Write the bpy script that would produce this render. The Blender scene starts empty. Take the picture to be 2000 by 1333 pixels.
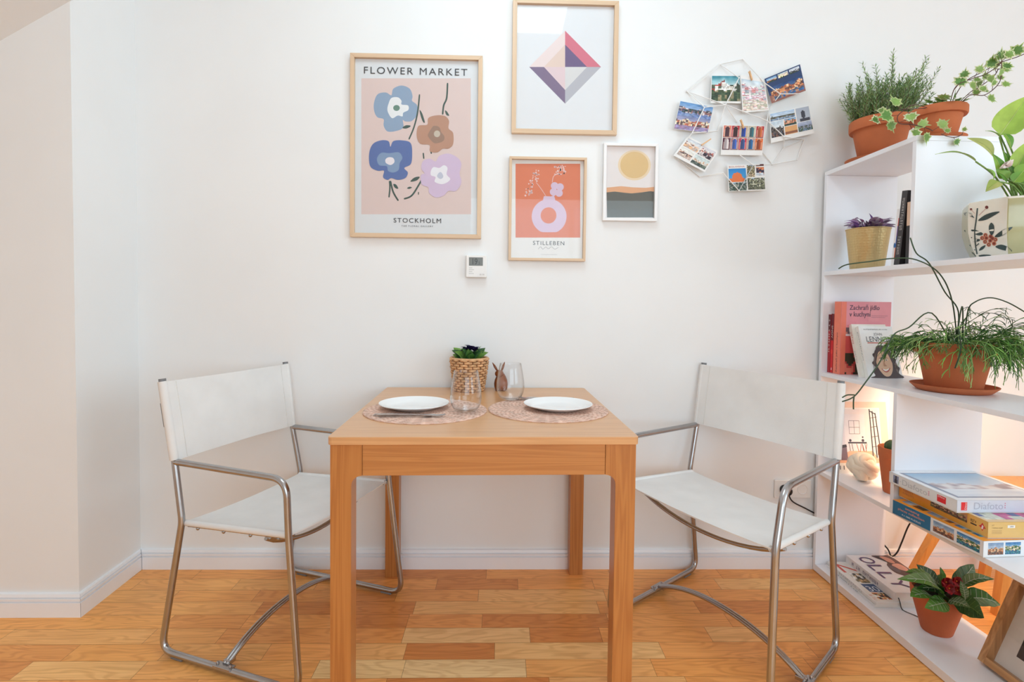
import bpy, bmesh, math, random
from mathutils import Vector, Matrix, noise as mnoise
R = math.radians
PI = math.pi
random.seed(7)
C = bpy.context.collection
sc = bpy.context.scene

# ------------------------------------------------------------------ camera
CAM_F, CAM_H, CAM_P, CAM_CX, CAM_CY, CAM_YAW, CAM_ROLL = 1042.02, 1.0951, 0.033423, 1005.15, 626.84, 0.024804, -0.01169
def cam_axes():
    cy, sy = math.cos(CAM_YAW), math.sin(CAM_YAW)
    right = Vector((cy, -sy, 0)); fw0 = Vector((sy, cy, 0)); up0 = Vector((0, 0, 1))
    fwd = fw0*math.cos(CAM_P) - up0*math.sin(CAM_P)
    up = fw0*math.sin(CAM_P) + up0*math.cos(CAM_P)
    cr, sr = math.cos(CAM_ROLL), math.sin(CAM_ROLL)
    return right*cr - up*sr, right*sr + up*cr, fwd
IR, IU, FW = cam_axes()
cd = bpy.data.cameras.new('camera'); cam = bpy.data.objects.new('camera', cd); C.objects.link(cam)
cd.sensor_width = 36; cd.lens = CAM_F/2000*36; cd.clip_start = 0.02
cd.shift_x = (1000-CAM_CX)/2000; cd.shift_y = (CAM_CY-666.5)/2000
M = Matrix.Identity(4)
for i in range(3):
    M[i][0] = IR[i]; M[i][1] = IU[i]; M[i][2] = -FW[i]
M[2][3] = CAM_H
cam.matrix_world = M
sc.camera = cam
def ray(u, v): return FW + IR*((u-CAM_CX)/CAM_F) - IU*((v-CAM_CY)/CAM_F)
def WY(u, v, y):                       # point of the photograph on the plane at depth y
    r = ray(u, v); t = y/r.y; return Vector((t*r.x, y, CAM_H+t*r.z))

# ------------------------------------------------------------------ light and exposure
w = bpy.data.worlds.new('World'); sc.world = w; w.use_nodes = True
bg = w.node_tree.nodes['Background']; bg.inputs[0].default_value = (0.80, 0.88, 1.0, 1); bg.inputs[1].default_value = 1.2
sc.view_settings.view_transform = 'Standard'; sc.view_settings.look = 'None'
sc.view_settings.exposure = 0.46; sc.view_settings.gamma = 1.0; sc.view_settings.use_curve_mapping = False
sc.cycles.use_denoising = True
sc.cycles.max_bounces = 10; sc.cycles.diffuse_bounces = 6; sc.cycles.transparent_max_bounces = 16
sc.cycles.caustics_reflective = False; sc.cycles.caustics_refractive = False
sc.cycles.sample_clamp_indirect = 6
def area(name, loc, rot, sx, sy, power, col):
    l = bpy.data.lights.new(name, 'AREA'); l.shape = 'RECTANGLE'; l.size = sx; l.size_y = sy; l.energy = power; l.color = col
    o = bpy.data.objects.new(name, l); o.location = loc; o.rotation_euler = rot; C.objects.link(o); return o
# daylight through the two windows behind the camera, and the window in the left part of the room
area('daylight_window', (0.9, -2.42, 1.55), (R(90), 0, 0), 2.6, 1.7, 30, (0.66, 0.88, 1.0))
area('daylight_side', (3.12, -0.6, 1.6), (R(90), 0, R(90)), 1.8, 1.6, 30, (0.65, 0.88, 1.0))
def point(name, loc, power, col, r):
    l = bpy.data.lights.new(name, 'POINT'); l.energy = power; l.color = col; l.shadow_soft_size = r
    o = bpy.data.objects.new(name, l); o.location = loc; C.objects.link(o); return o

# ------------------------------------------------------------------ materials
def lin(c):
    return tuple(((x/255)/12.92 if x/255 <= 0.04045 else ((x/255+0.055)/1.055)**2.4) for x in c)
MT = {}
def newmat(name):
    m = bpy.data.materials.new(name); m.use_nodes = True; MT[name] = m
    nt = m.node_tree; return m, nt, nt.nodes['Principled BSDF']
def link(nt, a, b): nt.links.new(a, b)
def noise_col(nt, scale, c1, c2, vec=None, detail=3.0, lo=0.35, hi=0.65, dist=0.0):
    n = nt.nodes.new('ShaderNodeTexNoise'); n.inputs['Scale'].default_value = scale; n.inputs['Detail'].default_value = detail
    n.inputs['Distortion'].default_value = dist
    if vec is not None: link(nt, vec, n.inputs['Vector'])
    r = nt.nodes.new('ShaderNodeValToRGB')
    r.color_ramp.elements[0].position = lo; r.color_ramp.elements[1].position = hi
    r.color_ramp.elements[0].color = (*c1, 1); r.color_ramp.elements[1].color = (*c2, 1)
    link(nt, n.outputs['Fac'], r.inputs['Fac']); return n, r
def objvec(nt, scale=(1, 1, 1)):
    t = nt.nodes.new('ShaderNodeTexCoord'); mp = nt.nodes.new('ShaderNodeMapping'); mp.inputs['Scale'].default_value = scale
    link(nt, t.outputs['Object'], mp.inputs['Vector']); return mp.outputs['Vector']
def pm(name, rgb, rough=0.5, var=0.06, scale=12, metallic=0.0, bump=0.0, bscale=60, spec=0.5, coat=0.0, vscale=(1, 1, 1)):
    m, nt, b = newmat(name); c = lin(rgb)
    c1 = tuple(max(0, x*(1-var)) for x in c); c2 = tuple(min(1, x*(1+var)) for x in c)
    v = objvec(nt, vscale); n, r = noise_col(nt, scale, c1, c2, v)
    link(nt, r.outputs['Color'], b.inputs['Base Color'])
    b.inputs['Roughness'].default_value = rough; b.inputs['Metallic'].default_value = metallic
    b.inputs['Specular IOR Level'].default_value = spec; b.inputs['Coat Weight'].default_value = coat
    if bump:
        n2 = nt.nodes.new('ShaderNodeTexNoise'); n2.inputs['Scale'].default_value = bscale; n2.inputs['Detail'].default_value = 4
        link(nt, v, n2.inputs['Vector'])
        bp = nt.nodes.new('ShaderNodeBump'); bp.inputs['Strength'].default_value = bump; bp.inputs['Distance'].default_value = 0.002
        link(nt, n2.outputs['Fac'], bp.inputs['Height']); link(nt, bp.outputs['Normal'], b.inputs['Normal'])
    return m
def colmat(name, rough=0.5, spec=0.4, coat=0.0, var=0.04, trans=0.0):
    m, nt, b = newmat(name)
    a = nt.nodes.new('ShaderNodeAttribute'); a.attribute_name = 'Col'
    n, r = noise_col(nt, 40, (1-var,)*3, (1,)*3, objvec(nt))
    mx = nt.nodes.new('ShaderNodeMix'); mx.data_type = 'RGBA'; mx.blend_type = 'MULTIPLY'; mx.inputs['Factor'].default_value = 1
    link(nt, a.outputs['Color'], mx.inputs['A']); link(nt, r.outputs['Color'], mx.inputs['B'])
    link(nt, mx.outputs['Result'], b.inputs['Base Color'])
    b.inputs['Roughness'].default_value = rough; b.inputs['Specular IOR Level'].default_value = spec; b.inputs['Coat Weight'].default_value = coat
    if trans:
        tl = nt.nodes.new('ShaderNodeBsdfTranslucent'); link(nt, mx.outputs['Result'], tl.inputs['Color'])
        ms = nt.nodes.new('ShaderNodeMixShader'); ms.inputs[0].default_value = trans
        link(nt, b.outputs[0], ms.inputs[1]); link(nt, tl.outputs[0], ms.inputs[2])
        link(nt, ms.outputs[0], nt.nodes['Material Output'].inputs['Surface'])
    return m
def woodmat(name, base, dark, axis, rough=0.4, ring=5.0, amt=0.6):
    m, nt, b = newmat(name)
    s = {'x': (0.8, 24, 24), 'y': (24, 0.8, 24), 'z': (24, 24, 0.8)}[axis]
    s2 = {'x': (3, 160, 160), 'y': (160, 3, 160), 'z': (160, 160, 3)}[axis]
    v = objvec(nt, s)
    n = nt.nodes.new('ShaderNodeTexNoise'); n.inputs['Scale'].default_value = 1.0; n.inputs['Detail'].default_value = 2; n.inputs['Distortion'].default_value = 0.4
    link(nt, v, n.inputs['Vector'])
    mu = nt.nodes.new('ShaderNodeMath'); mu.operation = 'MULTIPLY'; mu.inputs[1].default_value = ring*6.28; link(nt, n.outputs['Fac'], mu.inputs[0])
    si = nt.nodes.new('ShaderNodeMath'); si.operation = 'SINE'; link(nt, mu.outputs[0], si.inputs[0])
    mr = nt.nodes.new('ShaderNodeMapRange'); mr.inputs['From Min'].default_value = -1; mr.inputs['From Max'].default_value = 1; link(nt, si.outputs[0], mr.inputs['Value'])
    n2 = nt.nodes.new('ShaderNodeTexNoise'); n2.inputs['Scale'].default_value = 1.0; n2.inputs['Detail'].default_value = 4; link(nt, objvec(nt, s2), n2.inputs['Vector'])
    m1 = nt.nodes.new('ShaderNodeMix'); m1.data_type = 'RGBA'; m1.inputs['A'].default_value = (*lin(base), 1); m1.inputs['B'].default_value = (*lin(dark), 1)
    f1 = nt.nodes.new('ShaderNodeMath'); f1.operation = 'MULTIPLY'; f1.inputs[1].default_value = amt*0.55; link(nt, mr.outputs[0], f1.inputs[0])
    f2 = nt.nodes.new('ShaderNodeMath'); f2.operation = 'MULTIPLY_ADD'; f2.inputs[1].default_value = amt*0.9; link(nt, n2.outputs['Fac'], f2.inputs[0]); link(nt, f1.outputs[0], f2.inputs[2])
    f3 = nt.nodes.new('ShaderNodeMath'); f3.operation = 'SUBTRACT'; f3.use_clamp = True; f3.inputs[1].default_value = amt*0.3; link(nt, f2.outputs[0], f3.inputs[0])
    link(nt, f3.outputs[0], m1.inputs['Factor']); link(nt, m1.outputs['Result'], b.inputs['Base Color'])
    b.inputs['Roughness'].default_value = rough; b.inputs['Coat Weight'].default_value = 0.25; b.inputs['Coat Roughness'].default_value = 0.3
    return m
def glassmat(name, tint, refl=1.45, boost=0.0):
    m, nt, b = newmat(name); nt.nodes.remove(b)
    tr = nt.nodes.new('ShaderNodeBsdfTransparent'); tr.inputs[0].default_value = (*tint, 1)
    gl = nt.nodes.new('ShaderNodeBsdfGlossy'); gl.inputs['Roughness'].default_value = 0.02
    fr = nt.nodes.new('ShaderNodeLayerWeight'); fr.inputs['Blend'].default_value = 0.5
    pw = nt.nodes.new('ShaderNodeMath'); pw.operation = 'POWER'; pw.inputs[1].default_value = refl; link(nt, fr.outputs['Facing'], pw.inputs[0])
    ad = nt.nodes.new('ShaderNodeMath'); ad.operation = 'MULTIPLY_ADD'; ad.use_clamp = True; ad.inputs[1].default_value = 0.9; ad.inputs[2].default_value = boost; link(nt, pw.outputs[0], ad.inputs[0])
    ms = nt.nodes.new('ShaderNodeMixShader'); link(nt, ad.outputs[0], ms.inputs[0]); link(nt, tr.outputs[0], ms.inputs[1]); link(nt, gl.outputs[0], ms.inputs[2])
    link(nt, ms.outputs[0], nt.nodes['Material Output'].inputs['Surface']); return m
def emit(name, rgb, s):
    m, nt, b = newmat(name); b.inputs['Base Color'].default_value = (0.9, 0.9, 0.9, 1)
    b.inputs['Emission Color'].default_value = (*rgb, 1); b.inputs['Emission Strength'].default_value = s; return m

pm('wall_paint', (236, 236, 236), 0.75, 0.012, 3, bump=0.05, bscale=180)
pm('ceiling_paint', (238, 238, 238), 0.8, 0.01, 3)
pm('trim_white', (240, 240, 243), 0.35, 0.01, 6)
pm('shelf_white', (238, 238, 243), 0.35, 0.012, 5)
pm('white_plastic', (236, 234, 232), 0.4, 0.01, 20)
pm('canvas', (234, 232, 230), 0.85, 0.03, 9, bump=0.5, bscale=900)
pm('canvas_hem', (222, 219, 214), 0.85, 0.03, 30, bump=0.5, bscale=900)
pm('steel', (178, 178, 180), 0.24, 0.04, 20, metallic=1.0)
pm('steel_dark', (90, 92, 96), 0.35, 0.05, 20, metallic=1.0)
pm('cutlery_steel', (190, 186, 184), 0.16, 0.03, 20, metallic=1.0)
pm('grey_plastic', (120, 120, 122), 0.5, 0.04, 20)
pm('black_rubber', (18, 16, 16), 0.4, 0.1, 20)
pm('porcelain', (244, 244, 244), 0.12, 0.01, 5, coat=0.3)
pm('terracotta', (196, 110, 68), 0.85, 0.09, 7, bump=0.3, bscale=120)
pm('terracotta_dull', (190, 98, 58), 0.85, 0.10, 6, bump=0.3, bscale=120)
pm('soil', (52, 38, 28), 0.95, 0.4, 90, bump=1.0, bscale=90)
pm('gold_tin', (206, 180, 128), 0.4, 0.05, 9, metallic=0.55)
pm('wicker', (214, 166, 120), 0.7, 0.22, 40, bump=0.6, bscale=200)
pm('wicker_dark', (120, 78, 48), 0.8, 0.2, 40)
pm('rabbit_wood', (128, 68, 30), 0.28, 0.30, 26, vscale=(1, 1, 0.25))
pm('candle_wax', (238, 226, 206), 0.5, 0.05, 8)
pm('ceramic_cream', (226, 218, 204), 0.16, 0.04, 9, coat=0.5)
pm('ceramic_olive', (176, 168, 124), 0.16, 0.07, 14, coat=0.5)
pm('lamp_base', (225, 215, 200), 0.5, 0.03, 10)
pm('wire_white', (236, 234, 232), 0.45, 0.02, 20)
pm('peg_wood', (222, 178, 132), 0.6, 0.1, 60)
pm('petiole', (110, 140, 62), 0.6, 0.15, 30)
pm('vine_stem', (92, 62, 54), 0.6, 0.2, 40)
pm('woody_stem', (110, 98, 70), 0.8, 0.2, 40)
colmat('printed', 0.45, 0.4); colmat('printed_gloss', 0.22, 0.5); colmat('print_art', 0.6, 0.3, var=0.015)
colmat('leaf', 0.45, 0.4, var=0.18, trans=0.25); colmat('paper', 0.8, 0.2); colmat('placemat_fibre', 0.85, 0.2, var=0.25)
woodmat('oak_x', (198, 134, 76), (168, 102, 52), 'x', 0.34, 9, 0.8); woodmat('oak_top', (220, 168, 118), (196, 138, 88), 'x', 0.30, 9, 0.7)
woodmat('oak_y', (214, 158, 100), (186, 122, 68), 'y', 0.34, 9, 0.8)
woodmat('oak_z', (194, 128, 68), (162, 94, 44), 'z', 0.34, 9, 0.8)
woodmat('frame_oak_x', (222, 192, 160), (200, 166, 132), 'x', 0.5, 4, 0.5)
woodmat('frame_oak_z', (222, 192, 160), (200, 166, 132), 'z', 0.5, 4, 0.5)
woodmat('photo_frame_y', (206, 156, 106), (160, 108, 62), 'y', 0.5, 5, 0.9)
woodmat('photo_frame_z', (206, 156, 106), (160, 108, 62), 'z', 0.5, 5, 0.9)
woodmat('pine', (226, 160, 84), (196, 124, 54), 'z', 0.5, 4, 0.6)
pm('frame_white', (240, 238, 238), 0.4, 0.01, 9)
glassmat('pane', (1, 1, 1), 5.0, 0.022); glassmat('tumbler', (0.985, 0.988, 0.99), 3.2, 0.03)
emit('lamp_panel_glow', (0.66, 0.885, 1.0), 5.2)
emit('warm_strip_glow', (1.0, 0.62, 0.34), 230.0)
# parquet
def floormat():
    m, nt, b = newmat('parquet')
    a = nt.nodes.new('ShaderNodeAttribute'); a.attribute_name = 'Col'
    o = nt.nodes.new('ShaderNodeAttribute'); o.attribute_name = 'Off'
    def chain(scale, sc_, det, dist):
        v = objvec(nt, scale); ad = nt.nodes.new('ShaderNodeVectorMath'); ad.operation = 'MULTIPLY_ADD'
        ad.inputs[1].default_value = (37, 53, 0); link(nt, o.outputs['Vector'], ad.inputs[0]); link(nt, v, ad.inputs[2])
        n = nt.nodes.new('ShaderNodeTexNoise'); n.inputs['Scale'].default_value = sc_; n.inputs['Detail'].default_value = det; n.inputs['Distortion'].default_value = dist
        link(nt, ad.outputs[0], n.inputs['Vector']); return n.outputs['Fac']
    big = chain((2.6, 13, 1), 1.0, 2.0, 0.3)
    mu = nt.nodes.new('ShaderNodeMath'); mu.operation = 'MULTIPLY'; mu.inputs[1].default_value = 75; link(nt, big, mu.inputs[0])
    si = nt.nodes.new('ShaderNodeMath'); si.operation = 'SINE'; link(nt, mu.outputs[0], si.inputs[0])
    mr = nt.nodes.new('ShaderNodeMapRange'); mr.inputs['From Min'].default_value = -0.2; mr.inputs['From Max'].default_value = 1; mr.inputs['To Min'].default_value = 1.0; mr.inputs['To Max'].default_value = 0.84
    link(nt, si.outputs[0], mr.inputs['Value'])
    fine = chain((6, 150, 1), 1.0, 4.0, 0.0)
    mf = nt.nodes.new('ShaderNodeMapRange'); mf.inputs['From Min'].default_value = 0.3; mf.inputs['From Max'].default_value = 0.7; mf.inputs['To Min'].default_value = 0.88; mf.inputs['To Max'].default_value = 1.08
    link(nt, fine, mf.inputs['Value'])
    mid = chain((1.5, 6, 1), 1.0, 2.0, 0.0)
    mm = nt.nodes.new('ShaderNodeMapRange'); mm.inputs['From Min'].default_value = 0.3; mm.inputs['From Max'].default_value = 0.7; mm.inputs['To Min'].default_value = 0.92; mm.inputs['To Max'].default_value = 1.08
    link(nt, mid, mm.inputs['Value'])
    p1 = nt.nodes.new('ShaderNodeMath'); p1.operation = 'MULTIPLY'; link(nt, mr.outputs[0], p1.inputs[0]); link(nt, mf.outputs[0], p1.inputs[1])
    p2 = nt.nodes.new('ShaderNodeMath'); p2.operation = 'MULTIPLY'; link(nt, p1.outputs[0], p2.inputs[0]); link(nt, mm.outputs[0], p2.inputs[1])
    cb = nt.nodes.new('ShaderNodeCombineColor'); 
    for i, pw in enumerate((0.75, 1.1, 1.5)):
        q = nt.nodes.new('ShaderNodeMath'); q.operation = 'POWER'; q.inputs[1].default_value = pw; link(nt, p2.outputs[0], q.inputs[0]); link(nt, q.outputs[0], cb.inputs[i])
    mx = nt.nodes.new('ShaderNodeMix'); mx.data_type = 'RGBA'; mx.blend_type = 'MULTIPLY'; mx.inputs['Factor'].default_value = 1
    link(nt, a.outputs['Color'], mx.inputs['A']); link(nt, cb.outputs[0], mx.inputs['B']); link(nt, mx.outputs['Result'], b.inputs['Base Color'])
    b.inputs['Roughness'].default_value = 0.36; b.inputs['Specular IOR Level'].default_value = 0.4
    return m
floormat()

# ------------------------------------------------------------------ mesh builder
def V(*a): return Vector(a)
class MB:
    def __init__(s): s.v = []; s.f = []; s.c = []; s.m = []; s.off = None
    def add(s, verts, faces, col=(200, 200, 200), mat=0):
        k = len(s.v); s.v += [Vector(p) for p in verts]
        for f in faces: s.f.append([k+i for i in f]); s.c.append(col); s.m.append(mat)
        return s
    def poly(s, pts, col=(200, 200, 200), mat=0): return s.add(pts, [list(range(len(pts)))], col, mat)
    def box(s, x0, x1, y0, y1, z0, z1, col=(200, 200, 200), mat=0, M=None):
        p = [V(x, y, z) for z in (z0, z1) for y in (y0, y1) for x in (x0, x1)]
        if M is not None: p = [M @ q for q in p]
        return s.add(p, [(0, 2, 3, 1), (4, 5, 7, 6), (0, 1, 5, 4), (2, 6, 7, 3), (0, 4, 6, 2), (1, 3, 7, 5)], col, mat)
    def prism(s, pts, d, col=(200, 200, 200), mat=0):      # planar 3D polygon extruded along vector d
        n = len(pts); d = Vector(d); a = [Vector(p) for p in pts]; b = [p+d for p in a]
        return s.add(a+b, [list(range(n))[::-1], list(range(n, 2*n))]+[(i, (i+1) % n, n+(i+1) % n, n+i) for i in range(n)], col, mat)
    def tube(s, path, r, n=10, closed=False, col=(200, 200, 200), mat=0, caps=True, flat=1.0):
        path = [Vector(p) for p in path]; L = len(path); rs = r if isinstance(r, (list, tuple)) else [r]*L
        up = None; rings = []
        for i, p in enumerate(path):
            if closed: t = path[(i+1) % L]-path[i-1]
            else: t = path[min(i+1, L-1)]-path[max(i-1, 0)]
            if t.length < 1e-9: t = V(0, 0, 1)
            t.normalize()
            if up is None:
                up = V(0, 0, 1) if abs(t.z) < 0.9 else V(1, 0, 0)
            a = up - t*up.dot(t)
            if a.length < 1e-5: a = V(0, 1, 0) - t*t.y
            a.normalize(); b = t.cross(a); up = a
            rings.append([p + (a*math.cos(2*PI*k/n)*flat + b*math.sin(2*PI*k/n))*rs[i] for k in range(n)])
        vs = [q for rg in rings for q in rg]; fs = []
        for i in range(L if closed else L-1):
            j = (i+1) % L
            for k in range(n): fs.append((i*n+k, i*n+(k+1) % n, j*n+(k+1) % n, j*n+k))
        if not closed and caps: fs.append(list(range(n))[::-1]); fs.append([(L-1)*n+k for k in range(n)])
        return s.add(vs, fs, col, mat)
    def lathe(s, prof, center=(0, 0, 0), n=40, col=(200, 200, 200), mat=0, rfun=None, rot=0.0):
        cx, cy, cz = center; vs = []
        for (r, z) in prof:
            for k in range(n):
                a = 2*PI*k/n+rot; rr = r*(rfun(a, z) if rfun else 1); vs.append(V(cx+rr*math.cos(a), cy+rr*math.sin(a), cz+z))
        fs = []
        for i in range(len(prof)-1):
            for k in range(n): fs.append((i*n+k, i*n+(k+1) % n, (i+1)*n+(k+1) % n, (i+1)*n+k))
        return s.add(vs, fs, col, mat)
    def sphere(s, c, r, n=16, m=10, col=(200, 200, 200), mat=0, sc=(1, 1, 1), M=None):
        vs = []
        for i in range(m+1):
            t = PI*i/m
            for k in range(n):
                a = 2*PI*k/n; p = V(r*sc[0]*math.sin(t)*math.cos(a), r*sc[1]*math.sin(t)*math.sin(a), r*sc[2]*math.cos(t))
                if M is not None: p = M @ p
                vs.append(p+Vector(c))
        fs = []
        for i in range(m):
            for k in range(n): fs.append((i*n+k, (i+1)*n+k, (i+1)*n+(k+1) % n, i*n+(k+1) % n))
        return s.add(vs, fs, col, mat)
    def grid(s, o, ux, uy, nx, ny, fn):                    # printed picture made of small coloured cells
        o = Vector(o); ux = Vector(ux); uy = Vector(uy); k = len(s.v)
        for j in range(ny+1):
            for i in range(nx+1): s.v.append(o+ux*(i/nx)+uy*(j/ny))
        for j in range(ny):
            for i in range(nx):
                a = k+j*(nx+1)+i; s.f.append([a, a+1, a+nx+2, a+nx+1]); s.c.append(fn((i+.5)/nx, (j+.5)/ny)); s.m.append(0)
        return s
    def text(s, txt, o, ux, uy, w, h, col, mat=0, spacing=1.0, bold=0.0, cap=True):
        cu = bpy.data.curves.new('t', 'FONT'); cu.body = txt; cu.space_character = spacing; cu.offset = 0.0; cu.resolution_u = 3
        ob = bpy.data.objects.new('t', cu); C.objects.link(ob)
        dg = bpy.context.evaluated_depsgraph_get(); me = bpy.data.meshes.new_from_object(ob.evaluated_get(dg))
        bpy.data.objects.remove(ob); bpy.data.curves.remove(cu)
        if not me.vertices: return s
        xs = [q.co.x for q in me.vertices]; ys = [q.co.y for q in me.vertices]
        x0, x1, y0, y1 = min(xs), max(xs), min(ys), max(ys); o = Vector(o); ux = Vector(ux).normalized(); uy = Vector(uy).normalized()
        vs = [o+ux*((q.co.x-x0)/(x1-x0)*w)+uy*((q.co.y-y0)/(y1-y0)*h) for q in me.vertices]
        s.add(vs, [list(p.vertices) for p in me.polygons], col, mat); bpy.data.meshes.remove(me); return s
    def build(s, name, mat, parent=None, smooth=False, angle=40, bevel=0.0, loc=None, seg=2):
        off = Vector(loc) if loc is not None else Vector((0, 0, 0))
        me = bpy.data.meshes.new(name); me.from_pydata([tuple(p-off) for p in s.v], [], s.f)
        for mm in (mat if isinstance(mat, (list, tuple)) else [mat]): me.materials.append(MT[mm])
        me.polygons.foreach_set('material_index', s.m)
        at = me.attributes.new('Col', 'FLOAT_COLOR', 'CORNER'); cols = []
        for f, c in zip(s.f, s.c):
            l = lin(c) if max(c) > 1.0001 else c
            cols += [l[0], l[1], l[2], 1.0]*len(f)
        at.data.foreach_set('color', cols)
        if smooth:
            me.polygons.foreach_set('use_smooth', [True]*len(me.polygons))
            me.set_sharp_from_angle(angle=R(angle))
        me.validate(); me.update()
        o = bpy.data.objects.new(name, me); C.objects.link(o); o.location = off
        if parent is not None: o.parent = parent; 
        if bevel:
            b = o.modifiers.new('bevel', 'BEVEL'); b.width = bevel; b.segments = seg; b.limit_method = 'ANGLE'; b.angle_limit = R(40)
        return o
def thing(name, label, cat, loc=(0, 0, 0), rz=0, group=None):
    o = bpy.data.objects.new(name, None); C.objects.link(o); o.location = loc; o.rotation_euler = (0, 0, rz); o.empty_display_size = 0.05
    o['label'] = label; o['category'] = cat
    if group: o['group'] = group
    return o
def tag(o, label, cat, group=None, kind=None):
    o['label'] = label; o['category'] = cat
    if group: o['group'] = group
    if kind: o['kind'] = kind
    return o
def struct(o): o['kind'] = 'structure'; return o
def rounded(path, r, n=6):                                  # round the inner corners of a polyline
    P = [Vector(p) for p in path]; rs = r if isinstance(r, (list, tuple)) else [r]*len(P); out = [P[0]]
    for i in range(1, len(P)-1):
        a = (P[i-1]-P[i]); b = (P[i+1]-P[i]); d = min(rs[i], a.length*.49, b.length*.49)
        if d < 1e-6: out.append(P[i]); continue
        p0 = P[i]+a.normalized()*d; p1 = P[i]+b.normalized()*d
        for k in range(n+1):
            t = k/n; out.append(p0*(1-t)**2+P[i]*2*t*(1-t)+p1*t*t)
    out.append(P[-1]); return out
def spline(pts, n=6, closed=False):
    P = [Vector(p) for p in pts]; L = len(P); out = []
    for i in range(L if closed else L-1):
        if closed: a, b, c, d = P[i-1], P[i], P[(i+1) % L], P[(i+2) % L]
        else: a, b, c, d = P[max(i-1, 0)], P[i], P[i+1], P[min(i+2, L-1)]
        for k in range(n):
            t = k/n; out.append(0.5*((2*b)+(c-a)*t+(2*a-5*b+4*c-d)*t*t+(3*b-3*c+d-a)*t**3))
    if not closed: out.append(P[-1])
    return out

YW = 2.1715
# ------------------------------------------------------------------ the room
def simple(name, mat, fn, bevel=0): m = MB(); fn(m); return struct(m.build(name, mat, bevel=bevel))
simple('wall_back', 'wall_paint', lambda m: m.box(-1.46, 3.3, YW, YW+0.12, 0, 2.9))
simple('wall_left', 'wall_paint', lambda m: m.prism([(-1.458, YW+.12, 0), (-1.445, 1.843, 0), (-2.75, 1.843, 0), (-2.75, YW+.12, 0)], (0, 0, 2.9)))
simple('wall_far_left', 'wall_paint', lambda m: m.box(-2.87, -2.75, -2.6, YW+.12, 0, 2.9))
simple('wall_right', 'wall_paint', lambda m: (m.box(3.3, 3.42, -2.6, YW+.12, 0, 0.8), m.box(3.3, 3.42, -2.6, YW+.12, 2.4, 2.9), m.box(3.3, 3.42, -2.6, -1.5, 0.8, 2.4), m.box(3.3, 3.42, 0.3, YW+.12, 0.8, 2.4)))
simple('wall_front', 'wall_paint', lambda m: (m.box(-2.87, 3.42, -2.72, -2.6, 0, 0.7), m.box(-2.87, 3.42, -2.72, -2.6, 2.4, 2.9), m.box(-2.87, -0.4, -2.72, -2.6, 0.7, 2.4), m.box(2.2, 3.42, -2.72, -2.6, 0.7, 2.4)))
simple('ceiling', 'ceiling_paint', lambda m: m.box(-2.87, 3.42, -2.72, YW+.12, 2.9, 3.0))
# sloped bulkhead over the left part of the room
p0 = V(-1.439, 1.8435, 2.084)
simple('trim_1', 'wall_paint', lambda m: m.prism([(-1.439, 1.8435, 2.084), (-2.75, 1.8435, 1.31), (-2.75, 1.8435, 2.9), (-1.439, 1.8435, 2.9)], (0, -1.5, 0)))
def win(name, a, b, z0, z1, axis):
    m = MB(); n = 2; f = 0.06
    if axis == 'y':
        y0, y1 = -2.7, -2.63
        for x in (a, b-f): m.box(x, x+f, y0, y1, z0, z1)
        m.box((a+b)/2-f/2, (a+b)/2+f/2, y0, y1, z0+f, z1-f)
        for z in (z0, z1-f): m.box(a+f, b-f, y0, y1, z, z+f)
    else:
        x0, x1 = 3.33, 3.40
        for y in (a, b-f): m.box(x0, x1, y, y+f, z0, z1)
        for z in (z0, z1-f): m.box(x0, x1, a+f, b-f, z, z+f)
    return struct(m.build(name, 'trim_white'))
win('window_1', -0.4, 2.2, 0.7, 2.4, 'y'); win('window_2', -1.5, 0.3, 0.8, 2.4, 'x')
# baseboards with a grooved profile
def baseboard(name, p, q, out, ext=(0, 0)):
    p = Vector(p); q = Vector(q); d = (q-p).normalized(); o = Vector(out).normalized()
    prof = [(0, 0), (.016, 0), (.016, .050), (.0095, .0515), (.0095, .0545), (.015, .056), (.015, .063), (.008, .0645), (.008, .0675), (.013, .069), (.010, .078), (0, .080)]
    a = [p - d*ext[0]*t + o*t + V(0, 0, z) for t, z in prof]; b = [q + d*ext[1]*t + o*t + V(0, 0, z) for t, z in prof]; n = len(prof)
    m = MB(); m.add(a+b, [list(range(n)), list(range(n, 2*n))[::-1]]+[(i, n+i, n+(i+1) % n, (i+1) % n) for i in range(n)])
    return struct(m.build(name, 'trim_white'))
baseboard('baseboard_back', (-1.455, YW, 0), (3.3, YW, 0), (0, -1, 0), (-1, 0))
baseboard('baseboard_left', (-1.445, 1.843, 0), (-1.458, YW, 0), (1, 0.04, 0), (1, -1))
baseboard('baseboard_pier', (-2.75, 1.843, 0), (-1.445, 1.843, 0), (0, -1, 0), (0, 1))

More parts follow.
